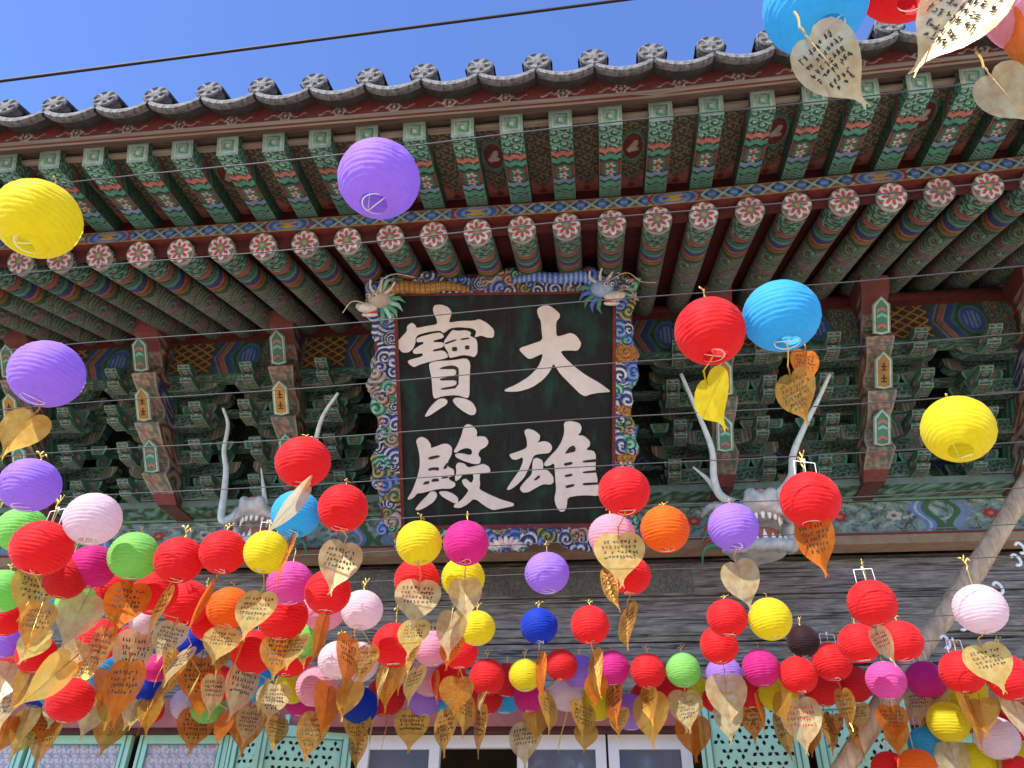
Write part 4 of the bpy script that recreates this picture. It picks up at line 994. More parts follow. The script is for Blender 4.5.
# ------------------------------------------------------------------ wires
def wh(Y): return 2.2-.135*Y      # height above the eye at distance Y
WR = [(190, 76), (275, 178), (350, 265), (409, 332), (456, 391), (501, 441), (536, 487), (566, 523), (594, 555), (620, 587), (642, 612), (664, 637), (686, 660)]
def solve_wire(x, y):
    d = ray(x, y); # z: d.z t = 2.2-.135 d.y t
    t = 2.2/(d[2]+.135*d[1]); return CP+d*t
wires = []
names = ['first', 'second', 'third', 'fourth', 'fifth', 'sixth', 'seventh', 'eighth', 'ninth', 'tenth', 'eleventh', 'twelfth', 'thirteenth']
for i, (yl, yr) in enumerate(WR):
    a = solve_wire(0, yl); c = solve_wire(1024, yr); d = c-a; a2 = a-d*.9; c2 = c+d*.6
    wires.append((a, c))
    b = MB(); pts = []
    for k in range(41):
        t = k/40; p = a2+(c2-a2)*t; p = p+np.array([0, 0, -.012*math.sin(t*math.pi*5)**2]); pts.append(p)
    b.tube(pts, .0024 if i < 4 else .0028, 5)
    base = pts[20]; b.v = [tuple(np.array(v)-base) for v in b.v]
    o = b.build('lantern_wire', M['steel'], loc=base, smooth=True)
    tag(o, 'thin steel wire strung across in front of the eaves, %s counted from the top' % names[i], 'wire', 'wires the lanterns hang from')
b = MB(); a = atY(0, 81, 3.0); c = atY(622, 0, 3.3); d = c-a
pts = [a+d*t for t in np.linspace(-1.2, 1.8, 30)]; b.tube(pts, .012, 8); base = a.copy(); b.v = [tuple(np.array(v)-base) for v in b.v]
tag(b.build('overhead_cable', M['black'], loc=base, smooth=True), 'thick black cable crossing the blue sky above the roof tiles', 'cable')

# ------------------------------------------------------------------ lanterns
def lantern_mesh(color, seed):
    rs = random.Random(seed); b = MB(); seg = 44; ribs = 17; sub = 4; vs = []
    th0 = math.asin(.34)
    creases = [(rs.uniform(0, 6.28), rs.uniform(-.035, -.015), rs.uniform(3, 9)) for _ in range(5)]+[(k*math.pi/2, .010, 22) for k in range(4)]
    n = ribs*sub
    for i in range(n+1):
        th = th0+(math.pi-2*th0)*i/n; f = (i % sub)/sub
        dent = .024*math.sin(f*math.pi)**.7
        for k in range(seg):
            ph = 2*math.pi*k/seg
            wr = .009*math.sin(ph*13+i*.35+2*math.sin(ph*3))*math.sin(f*math.pi)+.005*math.sin(ph*5+i*.9+seed)
            cr = sum(a_*math.exp(-((((ph-p_+math.pi) % (2*math.pi))-math.pi)*w_)**2) for p_, a_, w_ in creases)
            rr = math.sin(th)*(1-dent+wr+cr*(.4+.6*math.sin(f*math.pi))); z = math.cos(th)*.93
            vs.append((rr*math.cos(ph)*.5, rr*math.sin(ph)*.5, z*.5))
    fs = [(i*seg+k, (i+1)*seg+k, (i+1)*seg+(k+1) % seg, i*seg+(k+1) % seg) for i in range(n) for k in range(seg)]
    b.add(vs, fs); me = b.mesh('cloth_shade', LM[color], True); return me
def frame_mesh():
    b = MB(); r0 = .17; zt = .437
    for z in (-zt, zt):
        b.tube([(r0*math.cos(a), r0*math.sin(a), z) for a in np.linspace(0, 2*math.pi, 25)], .0075, 6, caps=False)
    for s in (-1, 1): b.tube([(s*.165, 0, -zt), (s*.165, 0, zt+.0)], .0065, 6)
    b.tube([(-.165, 0, zt), (0, 0, zt+.02), (.165, 0, zt)], .0065, 6); b.tube([(-.165, 0, -zt), (.165, 0, -zt)], .0065, 6)
    b.tube([(.0, 0, zt+.02), (0.01, 0, zt+.05)], .012, 6)
    return b.mesh('wire_frame', M['white_wire'], True)
def hook_mesh():
    b = MB()      # tall white spreader sticking out of the top
    b.tube([(-.22, 0, .38), (-.21, 0, .80), (.21, 0, .80), (.22, 0, .38)], .012, 6); b.tube([(0, 0, .77), (.0, 0, .86)], .026, 8); b.tube([(0, 0, .8), (0, 0, .40)], .007, 5)
    return b.mesh('top_bracket', M['white_wire'], True)
def tie_mesh():
    b = MB(); b.tube(curve_pts([(-.02, 0, 0), (.02, .01, .04), (-.02, -.01, .08), (.015, .0, .12)], 4), .012, 6)
    b.tube(curve_pts([(0, 0, .06), (.06, .02, .09), (.10, .0, .07)], 4), .010, 5); b.tube(curve_pts([(0, 0, .06), (-.06, -.02, .10), (-.12, .0, .11)], 4), .008, 5)
    return b.mesh('gold_tie', M['gold_tie'], True)
LMesh = {}
FRM, HKM, TIM = frame_mesh(), hook_mesh(), tie_mesh()
# (x, y, width in the photo, colour, extra)
LANT = [
 (815,4,101,'blue'),(906,-28,98,'red'),(1040,-2,104,'pink'),(379,179,82,'purple'),(38,219,81,'yellow'),(47,374,70,'purple'),(30,485,57,'purple'),(93,519,54,'pale'),
 (710,331,70,'red'),(781,316,76,'blue'),(958,429,68,'yellow'),(303,462,55,'red'),(296,514,49,'blue'),(343,508,50,'red'),(624,491,52,'red'),(665,529,49,'orange'),
 (612,536,48,'pink'),(733,527,50,'purple'),(810,500,59,'red','h'),(419,543,46,'yellow'),(466,543,46,'magenta'),(547,573,45,'purple'),(134,556,49,'green'),(179,560,48,'red'),
 (223,552,46,'red'),(266,552,44,'yellow','h'),(92,567,46,'magenta'),(42,548,58,'red','h'),(872,603,48,'red','h'),(980,609,50,'pale'),(727,618,40,'red'),(770,619,43,'yellow'),
 (590,625,39,'red'),(539,626,38,'navy'),(477,628,37,'yellow'),(719,645,38,'red'),(630,575,42,'red'),(417,580,46,'red'),(463,578,44,'yellow'),(362,610,42,'pale'),
 (328,592,46,'red'),(290,583,46,'rose'),(648,671,36,'red'),(683,670,35,'green'),(761,668,37,'magenta'),(798,675,38,'red'),(832,662,39,'red','h'),(859,643,41,'red'),
 (901,641,42,'red'),(724,674,36,'purple'),(886,680,39,'rose'),(926,680,38,'magenta','h'),(962,672,43,'red','h'),(1010,678,44,'red'),(966,690,40,'yellow'),(997,738,42,'pale','h'),
 (948,722,40,'yellow'),(928,745,38,'blue','h'),(918,768,38,'orange'),(890,770,36,'red','h'),(1022,722,40,'red'),(1026,745,34,'yellow'),(978,762,36,'yellow'),(1018,770,28,'red'),
 (561,665,33,'red'),(525,675,33,'yellow'),(612,668,35,'magenta'),(580,672,35,'purple'),(566,694,34,'pale'),(530,696,34,'magenta'),(487,677,36,'red'),(507,680,34,'red'),
 (460,652,36,'red'),(449,682,38,'red'),(486,698,34,'red'),(505,697,34,'blue'),(630,712,36,'purple'),(596,704,34,'yellow'),(672,690,30,'red'),(695,692,34,'yellow'),
 (646,696,30,'red'),(778,694,38,'yellow'),(822,688,38,'red'),(854,684,36,'red'),(752,692,34,'red'),(803,641,32,'black'),(715,700,26,'red'),
 (22,530,48,'green'),(2,591,44,'green'),(76,602,38,'green'),(56,598,36,'blue'),(66,578,42,'red'),(110,592,44,'red'),(100,640,42,'red'),(155,593,44,'red'),(186,603,46,'red'),
 (229,608,44,'orange'),(212,622,42,'red'),(143,622,26,'pale'),(4,640,36,'purple'),(6,616,40,'red'),(6,668,38,'red'),(38,672,38,'blue'),(58,688,38,'blue'),(70,700,46,'red'),
 (98,672,38,'blue'),(36,654,38,'red'),(40,690,34,'navy'),(283,616,50,'red'),(254,652,44,'red'),(290,656,42,'red'),(303,640,36,'green'),(324,609,44,'pink'),(338,660,40,'pale'),
 (359,662,40,'pale'),(317,686,42,'pink'),(292,686,36,'yellow'),(302,699,36,'magenta'),(263,686,36,'blue'),(191,642,28,'navy'),(147,687,28,'navy'),(156,668,28,'magenta'),
 (216,684,38,'red'),(208,706,34,'green'),(187,704,32,'pale'),(152,711,24,'red'),(360,706,38,'navy'),(394,645,44,'red'),(386,696,40,'red'),(432,648,38,'pink'),(430,676,40,'pink'),
 (424,699,34,'purple'),(444,700,28,'blue'),(132,640,30,'red'),(330,700,26,'rose'),(102,704,34,'red'),(20,664,30,'pink')]
rx = random.Random(22); NORIG = len(LANT)
for (x0, x1, y0, y1, cnt) in ((0, 250, 612, 700, 26), (250, 470, 640, 705, 18), (640, 870, 660, 706, 16), (880, 1024, 690, 768, 12), (470, 650, 660, 702, 14)):
    for k in range(cnt):
        c_ = rx.choice(['red', 'red', 'red', 'red', 'pink', 'magenta', 'yellow', 'purple', 'blue', 'pale', 'orange'])
        LANT.append((int(x0+(x1-x0)*(k+rx.uniform(.1, .9))/cnt), rx.randint(y0, y1), rx.randint(32, 38), c_))
lant = []
for idx, L in enumerate(LANT):
    cx, cy, w, colr = L[:4]; hook = len(L) > 4
    cands = []
    for wi, (a, c) in enumerate(wires):
        # point on the wire's vertical plane that the ray through the lantern meets
        d = ray(cx, cy); e = c-a; n = np.array([-e[1], e[0]]); t = ((a-CP)[:2]@n)/(d[:2]@n)
        if t <= 0: continue
        p = CP+d*t; s = ((p-a)[:2]@e[:2])/(e[:2]@e[:2]); wz = a[2]+e[2]*s; D = w*t/F
        gap = wz-(p[2]+D*.47)
        if gap < -.01: continue
        cost = abs(D-.252)/.252*1.0+max(0, gap-.06)*1.1+(.5 if not .2 < D < .31 else 0)
        cands.append((cost, wi, p, D, gap, t))
    cands.sort(key=lambda k_: k_[0])
    if not cands:
        t = .25*F/w; cands = [(9, 0, atD(cx, cy, t), .25, .03, t)]
    def hit(p, D): return any(np.linalg.norm(p-q['p']) < (D+q['D'])*.47 for q in lant)
    if idx >= NORIG:
        ok = [k_ for k_ in cands if k_[4] < .30 and .185 < k_[3] < .30 and not hit(k_[2], k_[3])]
        near = [q['t'] for q in lant if math.hypot(q['x']-cx, q['y']-cy) < 42]
        ok = [k_ for k_ in ok if not near or k_[5] > max(near)-.25]
        best = max(ok, key=lambda k_: k_[5]) if ok else None
    else: best = cands[0] if not hit(cands[0][2], cands[0][3]) else None
    if best is None and idx >= NORIG: continue
    if best is None:
        b0 = cands[0]
        for dt_ in (.07, .13, .19, .26, .34, .42, .5, -.07, -.13, -.19, -.26, -.34):
            t = b0[5]+dt_; p = atD(cx, cy, t); D = w*t/F
            if not hit(p, D): best = (0, b0[1], p, D, max(.02, b0[4]), t); break
        else: best = b0
    _, wi, p, D, gap, t = best
    if LMesh.get(colr) is None: LMesh[colr] = [lantern_mesh(colr, k+len(LMesh)*7) for k in range(5 if colr == 'red' else 2)]
    e = empty('paper_lantern', p); rz = rnd.uniform(0, 6.28); tl = rnd.uniform(-.12, .12) if w < 60 else rnd.uniform(-.06, .06); tl2 = rnd.uniform(-.12, .12)
    if (cx, cy) == (958, 429): tl, tl2 = .28, -.25
    if (cx, cy) == (379, 179): tl, tl2 = .05, 0
    sh = link('cloth_shade', rnd.choice(LMesh[colr]), e, rot=(tl, tl2, rz), scale=(D, D, D*rnd.uniform(.98, 1.05)))
    rm = Euler((tl, tl2, 0))
    wf = link('wire_frame', FRM, e, rot=(tl, tl2, rnd.uniform(-1.2, 1.2)), scale=(D, D, D*.95))
    if hook: link('top_bracket', HKM, e, rot=(tl*.5, tl2*.5, rnd.uniform(-.4, .4)), scale=D*.9)
    top = D*.45
    g = max(gap, 0)
    b = MB(); 
    wa, wc = wires[wi]; wd = wc-wa; sx_ = (p[0]-wa[0])/wd[0]; wp = wa+wd*sx_-p
    if wp[2] < top or best[0] == 9: wp = np.array([0, 0, top+.05])
    lt = wp-np.array([0, 0, top]); LL = np.linalg.norm(lt); tl_ = min(LL, .075); q0 = np.array([0, 0, top])+lt*(1-tl_/LL)
    tt = link('gold_tie', TIM, e, loc=q0, rot=(0, 0, rnd.uniform(0, 6)), scale=(min(D, .25), min(D, .25), (tl_+.01)/.12))
    if LL > .08:
        b.tube([(0, 0, top-.02), tuple(q0)], .0022, 5); b.build('hanging_thread', M['gold_tie'], e)
    lant.append(dict(o=e, x=cx, y=cy, w=w, c=colr, p=p, D=D, t=t, wi=wi, hook=hook, gap=gap))
MAN = {
 (815,4): 'sky blue paper lantern cut by the top edge, beside two pale leaf cards', (906,-28): 'red paper lantern mostly cut off by the top edge, right of the sky blue one',
 (1040,-2): 'pink paper lantern cut by the top right corner', (379,179): 'big purple paper lantern hanging alone in front of the square rafters',
 (38,219): 'big yellow paper lantern at the left, level with the rafter ends', (47,374): 'big purple paper lantern at the left over a gold and red leaf card',
 (30,485): 'purple paper lantern at the left, partly behind a pale written leaf', (93,519): 'pale pink paper lantern standing clear above the magenta one at the left',
 (710,331): 'big red paper lantern right of the plaque, with a glowing yellow leaf under it', (781,316): 'big sky blue paper lantern beside the big red one right of the plaque',
 (958,429): 'big yellow paper lantern tilted with its open bottom showing, far right', (303,462): 'red paper lantern directly above the sky blue one, left of the plaque',
 (296,514): 'sky blue paper lantern directly below a red one, left of the plaque', (343,508): 'red paper lantern just left of the plaque frame above a pale written leaf',
 (624,491): 'red paper lantern overlapping the lower right corner of the plaque', (665,529): 'clean orange paper lantern right of the plaque, beside the purple one',
 (612,536): 'pink paper lantern half hidden behind a white shining leaf card', (733,527): 'purple paper lantern in front of the right dragon head',
 (810,500): 'red paper lantern with white bracket beside the right dragon head', (419,543): 'yellow paper lantern at the lower left corner of the plaque',
 (466,543): 'magenta paper lantern hanging under the plaque beside a yellow one', (547,573): 'purple paper lantern below the middle of the plaque',
 (134,556): 'light green paper lantern between the magenta and red ones at the left', (539,626): 'deep blue paper lantern below the purple one under the plaque',
 (872,603): 'red paper lantern on a white bracket, topmost of the three reds at the right', (980,609): 'pale pink paper lantern in front of the slanting log, above a written leaf',
 (803,641): 'dark blackish lantern against the grey planks above the small red lanterns', (683,670): 'light green paper lantern low at the right, above a pale leaf',
 (770,619): 'yellow paper lantern low at the right beside a pair of reds', (590,625): 'red paper lantern against the grey planks right of the deep blue one'}
ORD = ['', 'first', 'second', 'third', 'fourth', 'fifth', 'sixth', 'seventh', 'eighth', 'ninth', 'tenth', 'eleventh', 'twelfth', 'thirteenth', 'fourteenth', 'fifteenth', 'sixteenth', 'seventeenth', 'eighteenth', 'nineteenth', 'twentieth']
def ordn(n):
    if n <= 20: return ORD[n]
    tens = {2: 'twenty', 3: 'thirty', 4: 'forty', 5: 'fifty', 6: 'sixty', 7: 'seventy', 8: 'eighty', 9: 'ninety'}
    if n % 10 == 0: return {20: 'twentieth', 30: 'thirtieth', 40: 'fortieth', 50: 'fiftieth', 60: 'sixtieth', 70: 'seventieth', 80: 'eightieth', 90: 'ninetieth'}[n]
    return tens[n//10]+'-'+ORD[n % 10]
bycol = {}
for q in lant: bycol.setdefault(q['c'], []).append(q)
for c, lst in bycol.items():
    lst.sort(key=lambda q: q['x'])
    for i, q in enumerate(lst): q['n'] = i+1; q['tot'] = len(lst)
def rel(q, o):
    dx, dy = o['x']-q['x'], o['y']-q['y']
    if abs(dy) > abs(dx): return 'above' if dy > 0 else 'below'
    return 'left of' if dx > 0 else 'right of'
for q in lant:
    lb = MAN.get((q['x'], q['y']))
    if not lb:
        nb = min((o for o in lant if o is not q and o['c'] != q['c']), key=lambda o: math.hypot(o['x']-q['x'], o['y']-q['y']))
        cn = LN[q['c']]
        lb = '%s paper lantern %s a %s one, %s %s from the left' % (cn, rel(q, nb), LN[nb['c']], ordn(q['n']), cn)
    tag(q['o'], lb, 'lantern', 'paper lanterns strung on wires')

# ------------------------------------------------------------------ heart-leaf cards
def leaf_outline(v):
    """half width for v in 0..1 (0 = notch level, 1 = tip)"""
    return None
def leaf_surf(x, z): return .10*x*x*1.0+.05*math.sin(z*5.)*.3+.04*z*z
def leaf_mesh(tone):
    half = [(0, .40), (.05, .455), (.14, .50), (.26, .49), (.38, .42), (.455, .30), (.485, .15), (.47, 0), (.42, -.15), (.33, -.30), (.22, -.42), (.12, -.52), (.055, -.61), (.03, -.70), (.05, -.80), (.035, -.80)]
    # scan rows: mesh each half as fan strips between midrib and outline
    pts = []
    for i in range(len(half)-1):
        for k in range(3):
            t = k/3; pts.append((half[i][0]*(1-t)+half[i+1][0]*t, half[i][1]*(1-t)+half[i+1][1]*t))
    pts.append(half[-1]); n = len(pts); m_ = 8; b = MB()
    mid = [(0.0 if z > -.66 else .015*(abs(z)-.66)/.14, max(min(z*.9-.02, .38), -.80)) for (x, z) in pts]
    for s in (-1, 1):
        vs = []
        for i in range(n):
            for j in range(m_+1):
                t = j/m_; x = mid[i][0]*(1-t)+s*pts[i][0]*t; z = mid[i][1]*(1-t)+pts[i][1]*t
                vs.append((x, leaf_surf(x, z)-.03*abs(x)**.7*.6, z))
        q = m_+1; fs = [(i*q+j, i*q+j+1, (i+1)*q+j+1, (i+1)*q+j) for i in range(n-1) for j in range(m_)]
        if s > 0: fs = [f[::-1] for f in fs]
        b.add(vs, fs)
    me = b.mesh('foil_leaf', FM[tone], True); return me
def stem_mesh(tone):
    b = MB(); b.tube(curve_pts([(0, .0, .36), (.0, -.01, .47), (.012, -.0, .56), (.0, 0, .62)], 4), [.016]*6+[.020]*7, 6); b.tube([(0, -.006, .36), (0, -.004, -.6)], [.010, .003], 5); return b.mesh('stem', FM[tone], True)
def ink_mesh(seed, mat):
    rs = random.Random(seed); b = MB(); cols = seed % 2; lines = rs.randint(4, 6)
    for li in range(lines):
        z = .26-li*.125+rs.uniform(-.01, .01); hw = min(.34, .36-max(0, -z-.05)*.7); x = -hw+rs.uniform(0, .08)
        while x < hw-.03:
            g = rs.uniform(.040, .055)
            for k in range(rs.randint(3, 4)):    # a syllable: bars, uprights and a small ring
                kind = rs.random(); ox = x+rs.uniform(0, g*.6); oz = z+rs.uniform(-.03, .03)
                if kind < .42: seq = [(ox-.018, oz), (ox+.022, oz+.006)]
                elif kind < .78: seq = [(ox, oz+.028), (ox+.003, oz-.026)]
                elif kind < .9: seq = [(ox-.015, oz+.015), (ox+.012, oz+.015), (ox+.006, oz-.018)]
                else: seq = [(ox+.013*math.cos(a), oz+.013*math.sin(a)) for a in np.linspace(0, 6.28, 7)]
                for (xa, za), (xb, zb) in zip(seq[:-1], seq[1:]):
                    d = math.hypot(xb-xa, zb-za)+1e-6; nx, nz = -(zb-za)/d*.008, (xb-xa)/d*.008; vs = []
                    for (xx, zz_) in ((xa-nx, za-nz), (xb-nx, zb-nz), (xb+nx, zb+nz), (xa+nx, za+nz)): vs.append((xx, leaf_surf(xx, zz_)-.03*abs(xx)**.7*.6-.008, zz_))
                    b.add(vs, [(0, 1, 2, 3)])
            x += g+rs.uniform(.012, .035)+(.04 if rs.random() < .2 else 0)
    return b.mesh('handwriting', mat)
LFM = {k: leaf_mesh(k) for k in FM}; STM = {k: stem_mesh(k) for k in FM}
INK = [ink_mesh(s, M['ink']) for s in range(8)]; INKR = ink_mesh(31, M['ink_red'])
# (x0, x1, y0, y1, tone, written, lean deg clockwise, from the photo)
LEAF = [
 (790,880,14,126,'pale',1,-18),(893,1008,-22,60,'pale',1,62),(980,1040,62,134,'pale',0,-10),(1000,1030,20,66,'orange',0,10),
 (692,736,362,440,'yellow',0,-8),(776,820,364,430,'brown',1,-6),(788,822,347,388,'orange',1,10),(-10,48,400,468,'gold',0,14),(-6,23,470,510,'pale',1,8),
 (796,838,513,578,'orange',1,-6),(720,766,556,613,'pale',0,-10),(594,646,526,590,'bright',1,0),(597,626,563,614,'brown',1,-16),(615,639,600,655,'brown',1,4),
 (311,364,536,598,'pale',1,10),(272,295,532,593,'orange',1,8),(276,300,478,540,'pale',0,28),(228,277,583,645,'bright',1,8),(392,441,574,632,'pale',1,2),
 (447,484,576,622,'pale',0,-4),(432,468,608,660,'pale',0,4),(393,431,613,662,'bright',1,6),(398,427,662,708,'bright',1,8),(372,404,655,712,'brown',0,2),
 (337,358,634,690,'orange',1,0),(328,366,676,724,'gold',0,14),(314,337,682,736,'orange',0,0),(291,330,710,762,'brown',1,6),(346,368,728,770,'brown',1,0),
 (368,374,710,748,'brown',0,0),(380,387,718,762,'gold',0,6),(393,429,706,753,'gold',1,0),(432,458,706,756,'gold',1,0),(437,474,672,719,'brown',0,2),
 (470,489,704,757,'brown',1,4),(508,542,720,768,'pale',1,0),(539,559,690,736,'gold',1,-2),(533,549,653,702,'orange',0,-4),(570,597,698,742,'gold',1,2),
 (570,601,722,754,'gold',0,8),(585,607,648,702,'brown',0,-6),(604,624,680,731,'orange',1,-2),(633,669,692,746,'gold',0,0),(667,704,690,732,'pale',0,2),
 (676,712,716,760,'orange',0,0),(707,748,674,726,'pale',0,0),(757,766,694,736,'orange',0,-2),(782,823,698,752,'pale',2,0),(774,796,710,760,'brown',1,-6),
 (818,839,708,756,'brown',1,0),(836,857,688,730,'gold',1,-6),(846,869,712,760,'brown',1,-10),(870,899,624,668,'pale',1,-18),(875,911,704,742,'orange',1,4),
 (890,912,735,762,'bright',0,8),(923,955,708,754,'orange',1,0),(963,984,690,752,'brown',0,0),(966,1018,638,696,'bright',1,-8),(938,972,742,790,'pale',0,0),
 (1007,1034,698,744,'pale',0,0),(996,1012,750,785,'brown',0,0),
 (4,62,560,624,'gold',1,8),(14,54,600,654,'brown',1,4),(8,52,626,670,'bright',0,14),(50,101,588,652,'pale',0,10),(46,82,642,678,'bright',0,24),
 (50,84,652,682,'orange',0,20),(22,70,650,714,'gold',0,32),(101,147,578,637,'orange',1,2),(80,116,624,682,'brown',1,6),(116,147,630,692,'pale',1,0),
 (99,142,660,726,'orange',1,0),(90,128,706,756,'brown',0,6),(76,103,690,740,'pale',0,2),(12,36,660,714,'brown',0,10),(-6,20,684,730,'pale',1,0),
 (-8,14,716,756,'orange',0,0),(9,34,712,760,'gold',1,4),(26,60,716,768,'brown',1,-4),(143,173,582,642,'gold',1,10),(146,187,616,666,'pale',1,10),
 (158,195,640,692,'pale',1,16),(198,241,622,668,'bright',1,4),(176,218,656,708,'orange',1,0),(146,182,666,714,'brown',0,20),(136,153,692,742,'gold',0,10),
 (175,214,708,752,'orange',1,0),(226,241,640,692,'orange',0,6),(221,258,662,722,'pale',1,10),(227,264,706,754,'orange',0,0),(257,299,630,682,'gold',1,2),
 (252,292,682,722,'pale',1,0),(265,287,716,750,'brown',1,0),(310,328,612,668,'orange',0,10),(192,208,578,636,'orange',0,14),(205,235,646,672,'gold',1,0)]
for (x0, x1, y0, y1, cnt) in ((0, 250, 625, 735, 26), (250, 470, 650, 735, 14), (480, 700, 690, 735, 7), (700, 880, 700, 745, 6), (880, 1020, 700, 750, 5)):
    for k in range(cnt):
        cx = x0+(x1-x0)*(k+rx.uniform(0, 1))/cnt; cy = rx.randint(y0, y1); h_ = rx.randint(32, 44); w_ = h_*rx.choice((.35, .5, .7, .75))
        LEAF.append((cx-w_/2, cx+w_/2, cy-h_/2, cy+h_/2, rx.choice(('gold', 'gold', 'pale', 'orange', 'bright', 'bright')), rx.choice((0, 1, 1)), rx.randint(-6, 12)))
leaves = []
for (x0, x1, y0, y1, tone, wr, lean) in LEAF:
    cx, cy = (x0+x1)/2, (y0+y1)/2; h = y1-y0; w = x1-x0
    # the lantern it hangs from: bottom edge close to this leaf's top
    bst = None
    for q in lant:
        by = q['y']+q['w']*.46; dx = abs(q['x']-cx); dy = y0-by
        if dx < 30 and -30 < dy < 40:
            cst = dx+abs(dy-3)*.8
            if bst is None or cst < bst[0]: bst = (cst, q)
    par = bst[1] if bst else None
    tsize = .305*F/h if h > w*.9 else .27*F/max(w, h)
    t = par['t'] if par else min(tsize, 5.6)
    if par and not .7 < t/tsize < 1.35: t = min(max(tsize, t*.8), t*1.2)
    if cy < 140: par = None; t = 1.66 if cx < 990 else 1.85
    t = min(t, 6.0)-rnd.uniform(.0, .14)*(cy > 140)
    la = R(lean)
    cc_, ss_ = math.cos(la), abs(math.sin(la)); dt = cc_*cc_-ss_*ss_
    if abs(lean) < 38:
        H_ = max((h*cc_-w*ss_)/dt, h*.7); W_ = max((w*cc_-h*ss_)/dt, w*.22)
    else: H_, W_ = h, w
    hr = H_*t/F/1.30; wr_ = W_*t/F
    if abs(lean) > 40: hr = w*t/F/1.3; wr_ = h*t/F
    S = min(max(hr, .13), .34)
    # real cards are about as wide as long: what looks narrow is turned about the stem
    c = min(1, max(.12, (wr_/S)/.97)); yaw = math.acos(c)*(-1 if tone in ('bright', 'yellow') else rnd.choice((-1, -1, 1)))
    wx = S*(max(1, min(1.15, (wr_/S)/.97)))
    p = atD(cx, cy, t)
    e = empty('leaf_card', p)
    # face the viewer, then lean and turn (gravity lets them hang upright with a slight swing)
    fx = math.atan2(p[0], p[1]); pitch = rnd.uniform(.2, .5) if tone in ('bright', 'yellow') else rnd.uniform(-.35, .5)
    e.rotation_euler = Euler((0, 0, 0)); mt = Matrix.Rotation(-fx*.6+0, 4, 'Z') @ Matrix.Rotation(-pitch*.75, 4, 'X') @ Matrix.Rotation(la, 4, 'Y') @ Matrix.Rotation(yaw, 4, 'Z')
    if cy < 140: mt = Matrix.Rotation(-fx, 4, 'Z') @ Matrix.Rotation(.80, 4, 'X') @ Matrix.Rotation(la, 4, 'Y') @ Matrix.Rotation(yaw, 4, 'Z')
    e.rotation_euler = mt.to_euler()
    pr = math.cos(R(33)*.0+0)
    f1 = link('foil_leaf', LFM[tone], e, loc=(0, 0, .13*S), scale=(wx, S, S)); link('stem', STM[tone], e, loc=(0, 0, .13*S), scale=(S, S, S))
    if wr: link('handwriting', INKR if wr == 2 else rnd.choice(INK), e, loc=(0, 0, .13*S), scale=(wx, S, S))
    # string up to the lantern
    top_local = Vector((0, 0, .74*S)); mw = Matrix.Translation(Vector(p)) @ mt; tp = mw @ top_local
    if par: ap = par['p']+np.array([0, 0, -par['D']*.42])
    else: ap = np.array(tp)+np.array([0, 0, .06])
    if np.linalg.norm(ap-np.array(tp)) > .35: ap = np.array(tp)+np.array([0, 0, .08])
    inv = mw.inverted(); a_l = inv @ Vector(ap)
    b = MB(); b.tube(curve_pts([tuple(top_local), tuple((np.array(top_local)+np.array(a_l))/2+np.array([.004, 0, 0])), tuple(a_l)], 4), .0028, 5); b.build('hanging_thread', M['gold_tie'], e)
    leaves.append(dict(o=e, x=cx, y=cy, tone=tone, wr=wr, par=par, h=h))
TN = {'gold': 'gold', 'pale': 'pale', 'brown': 'bronze', 'orange': 'redlit', 'bright': 'shining', 'yellow': 'glowing yellow'}
for k in TN:
    lst = sorted([q for q in leaves if q['tone'] == k], key=lambda q: q['x'])
    for i, q in enumerate(lst): q['n'] = i+1
for q in leaves:
    wtxt = {0: 'blank', 1: 'written', 2: 'red-lettered'}[q['wr']]
    und = ('under a %s lantern' % LN[q['par']['c']]) if q['par'] else 'among the lanterns'
    tag(q['o'], '%s %s leaf card %s, %s %s card from left' % (wtxt, TN[q['tone']], und, ordn(q['n']), TN[q['tone']]), 'leaf card', 'leaf-shaped wish cards hanging from lanterns')

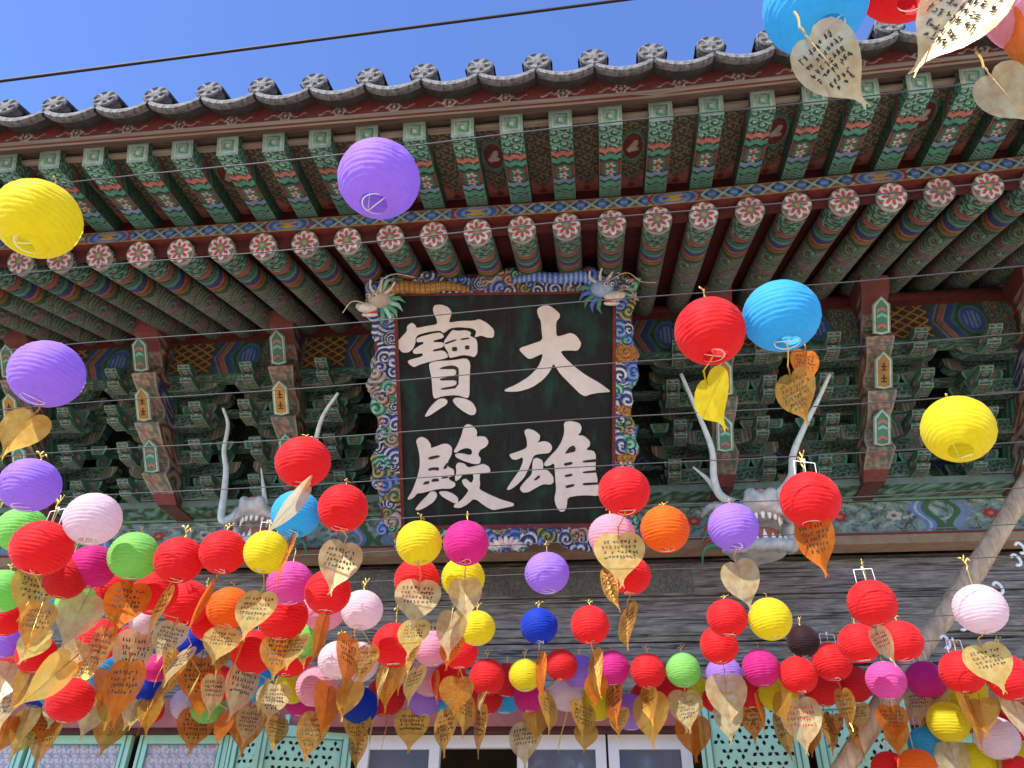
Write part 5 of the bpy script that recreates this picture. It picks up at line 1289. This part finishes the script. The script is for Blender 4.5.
# ------------------------------------------------------------------ slanting log with white rings
P0 = atY(822, 800, 6.15); P1 = atY(1042, 466, 6.0); d = P1-P0
b = MB(); pts = []; rad = []
for k in range(26):
    t = k/25; q = P0-d*.9+d*2.4*t; q = q+np.array([.012*math.sin(k*.9), .01*math.cos(k*1.3), 0]); pts.append(q); rad.append(.072+.006*math.sin(k*1.7)+.006*t)
LG = empty('slanting_log', P0); tag(LG, 'pale debarked log slanting up to the right behind the lanterns', 'log')
b.tube(pts, rad, 18); b.v = [tuple(np.array(v)-P0) for v in b.v]; b.build('log_shaft', M['log'], LG, smooth=True)
for (px, py) in ((1016, 560), (998, 588), (961, 624), (945, 642), (1020, 548)):
    c = atY(px, py, 5.85); b = MB(); r_ = .045; b.tube([c-P0+np.array([r_*.6*math.cos(a), .01*math.sin(a), r_*math.sin(a)]) for a in np.linspace(-2.2, 2.6, 14)], .011, 7)
    b.build('white_ring_hook', M['white_wire'], LG, smooth=True)

# ------------------------------------------------------------------ light
SUN = np.array([-.36, -.60, .68]); SUN /= np.linalg.norm(SUN)
w = bpy.data.worlds.new('World'); SC.world = w; w.use_nodes = True; n = w.node_tree.nodes; l = w.node_tree.links
sky = n.new('ShaderNodeTexSky'); sky.sky_type = 'NISHITA'; sky.sun_disc = False; sky.sun_elevation = math.asin(SUN[2]); sky.sun_rotation = math.atan2(SUN[0], SUN[1])
sky.air_density = 1.0; sky.dust_density = 0; sky.ozone_density = 6; sky.altitude = 0
hs = n.new('ShaderNodeHueSaturation'); hs.inputs['Saturation'].default_value = 1.06; hs.inputs['Hue'].default_value = .512; l.new(sky.outputs[0], hs.inputs['Color']); l.new(hs.outputs[0], n['Background'].inputs[0]); n['Background'].inputs[1].default_value = .15
sl = bpy.data.lights.new('sun', 'SUN'); sl.energy = 4.0; sl.angle = R(.53); sl.color = (1, .95, .88)
so = bpy.data.objects.new('sun', sl); COL.objects.link(so); so.rotation_euler = Vector(SUN).to_track_quat('Z', 'Y').to_euler()
vs = SC.view_settings; vs.view_transform = 'Standard'; vs.look = 'None'; vs.gamma = 1; vs.exposure = 1.28; vs.use_curve_mapping = False
SC.cycles.max_bounces = 8; SC.cycles.diffuse_bounces = 5; SC.cycles.transmission_bounces = 4; SC.cycles.use_denoising = True
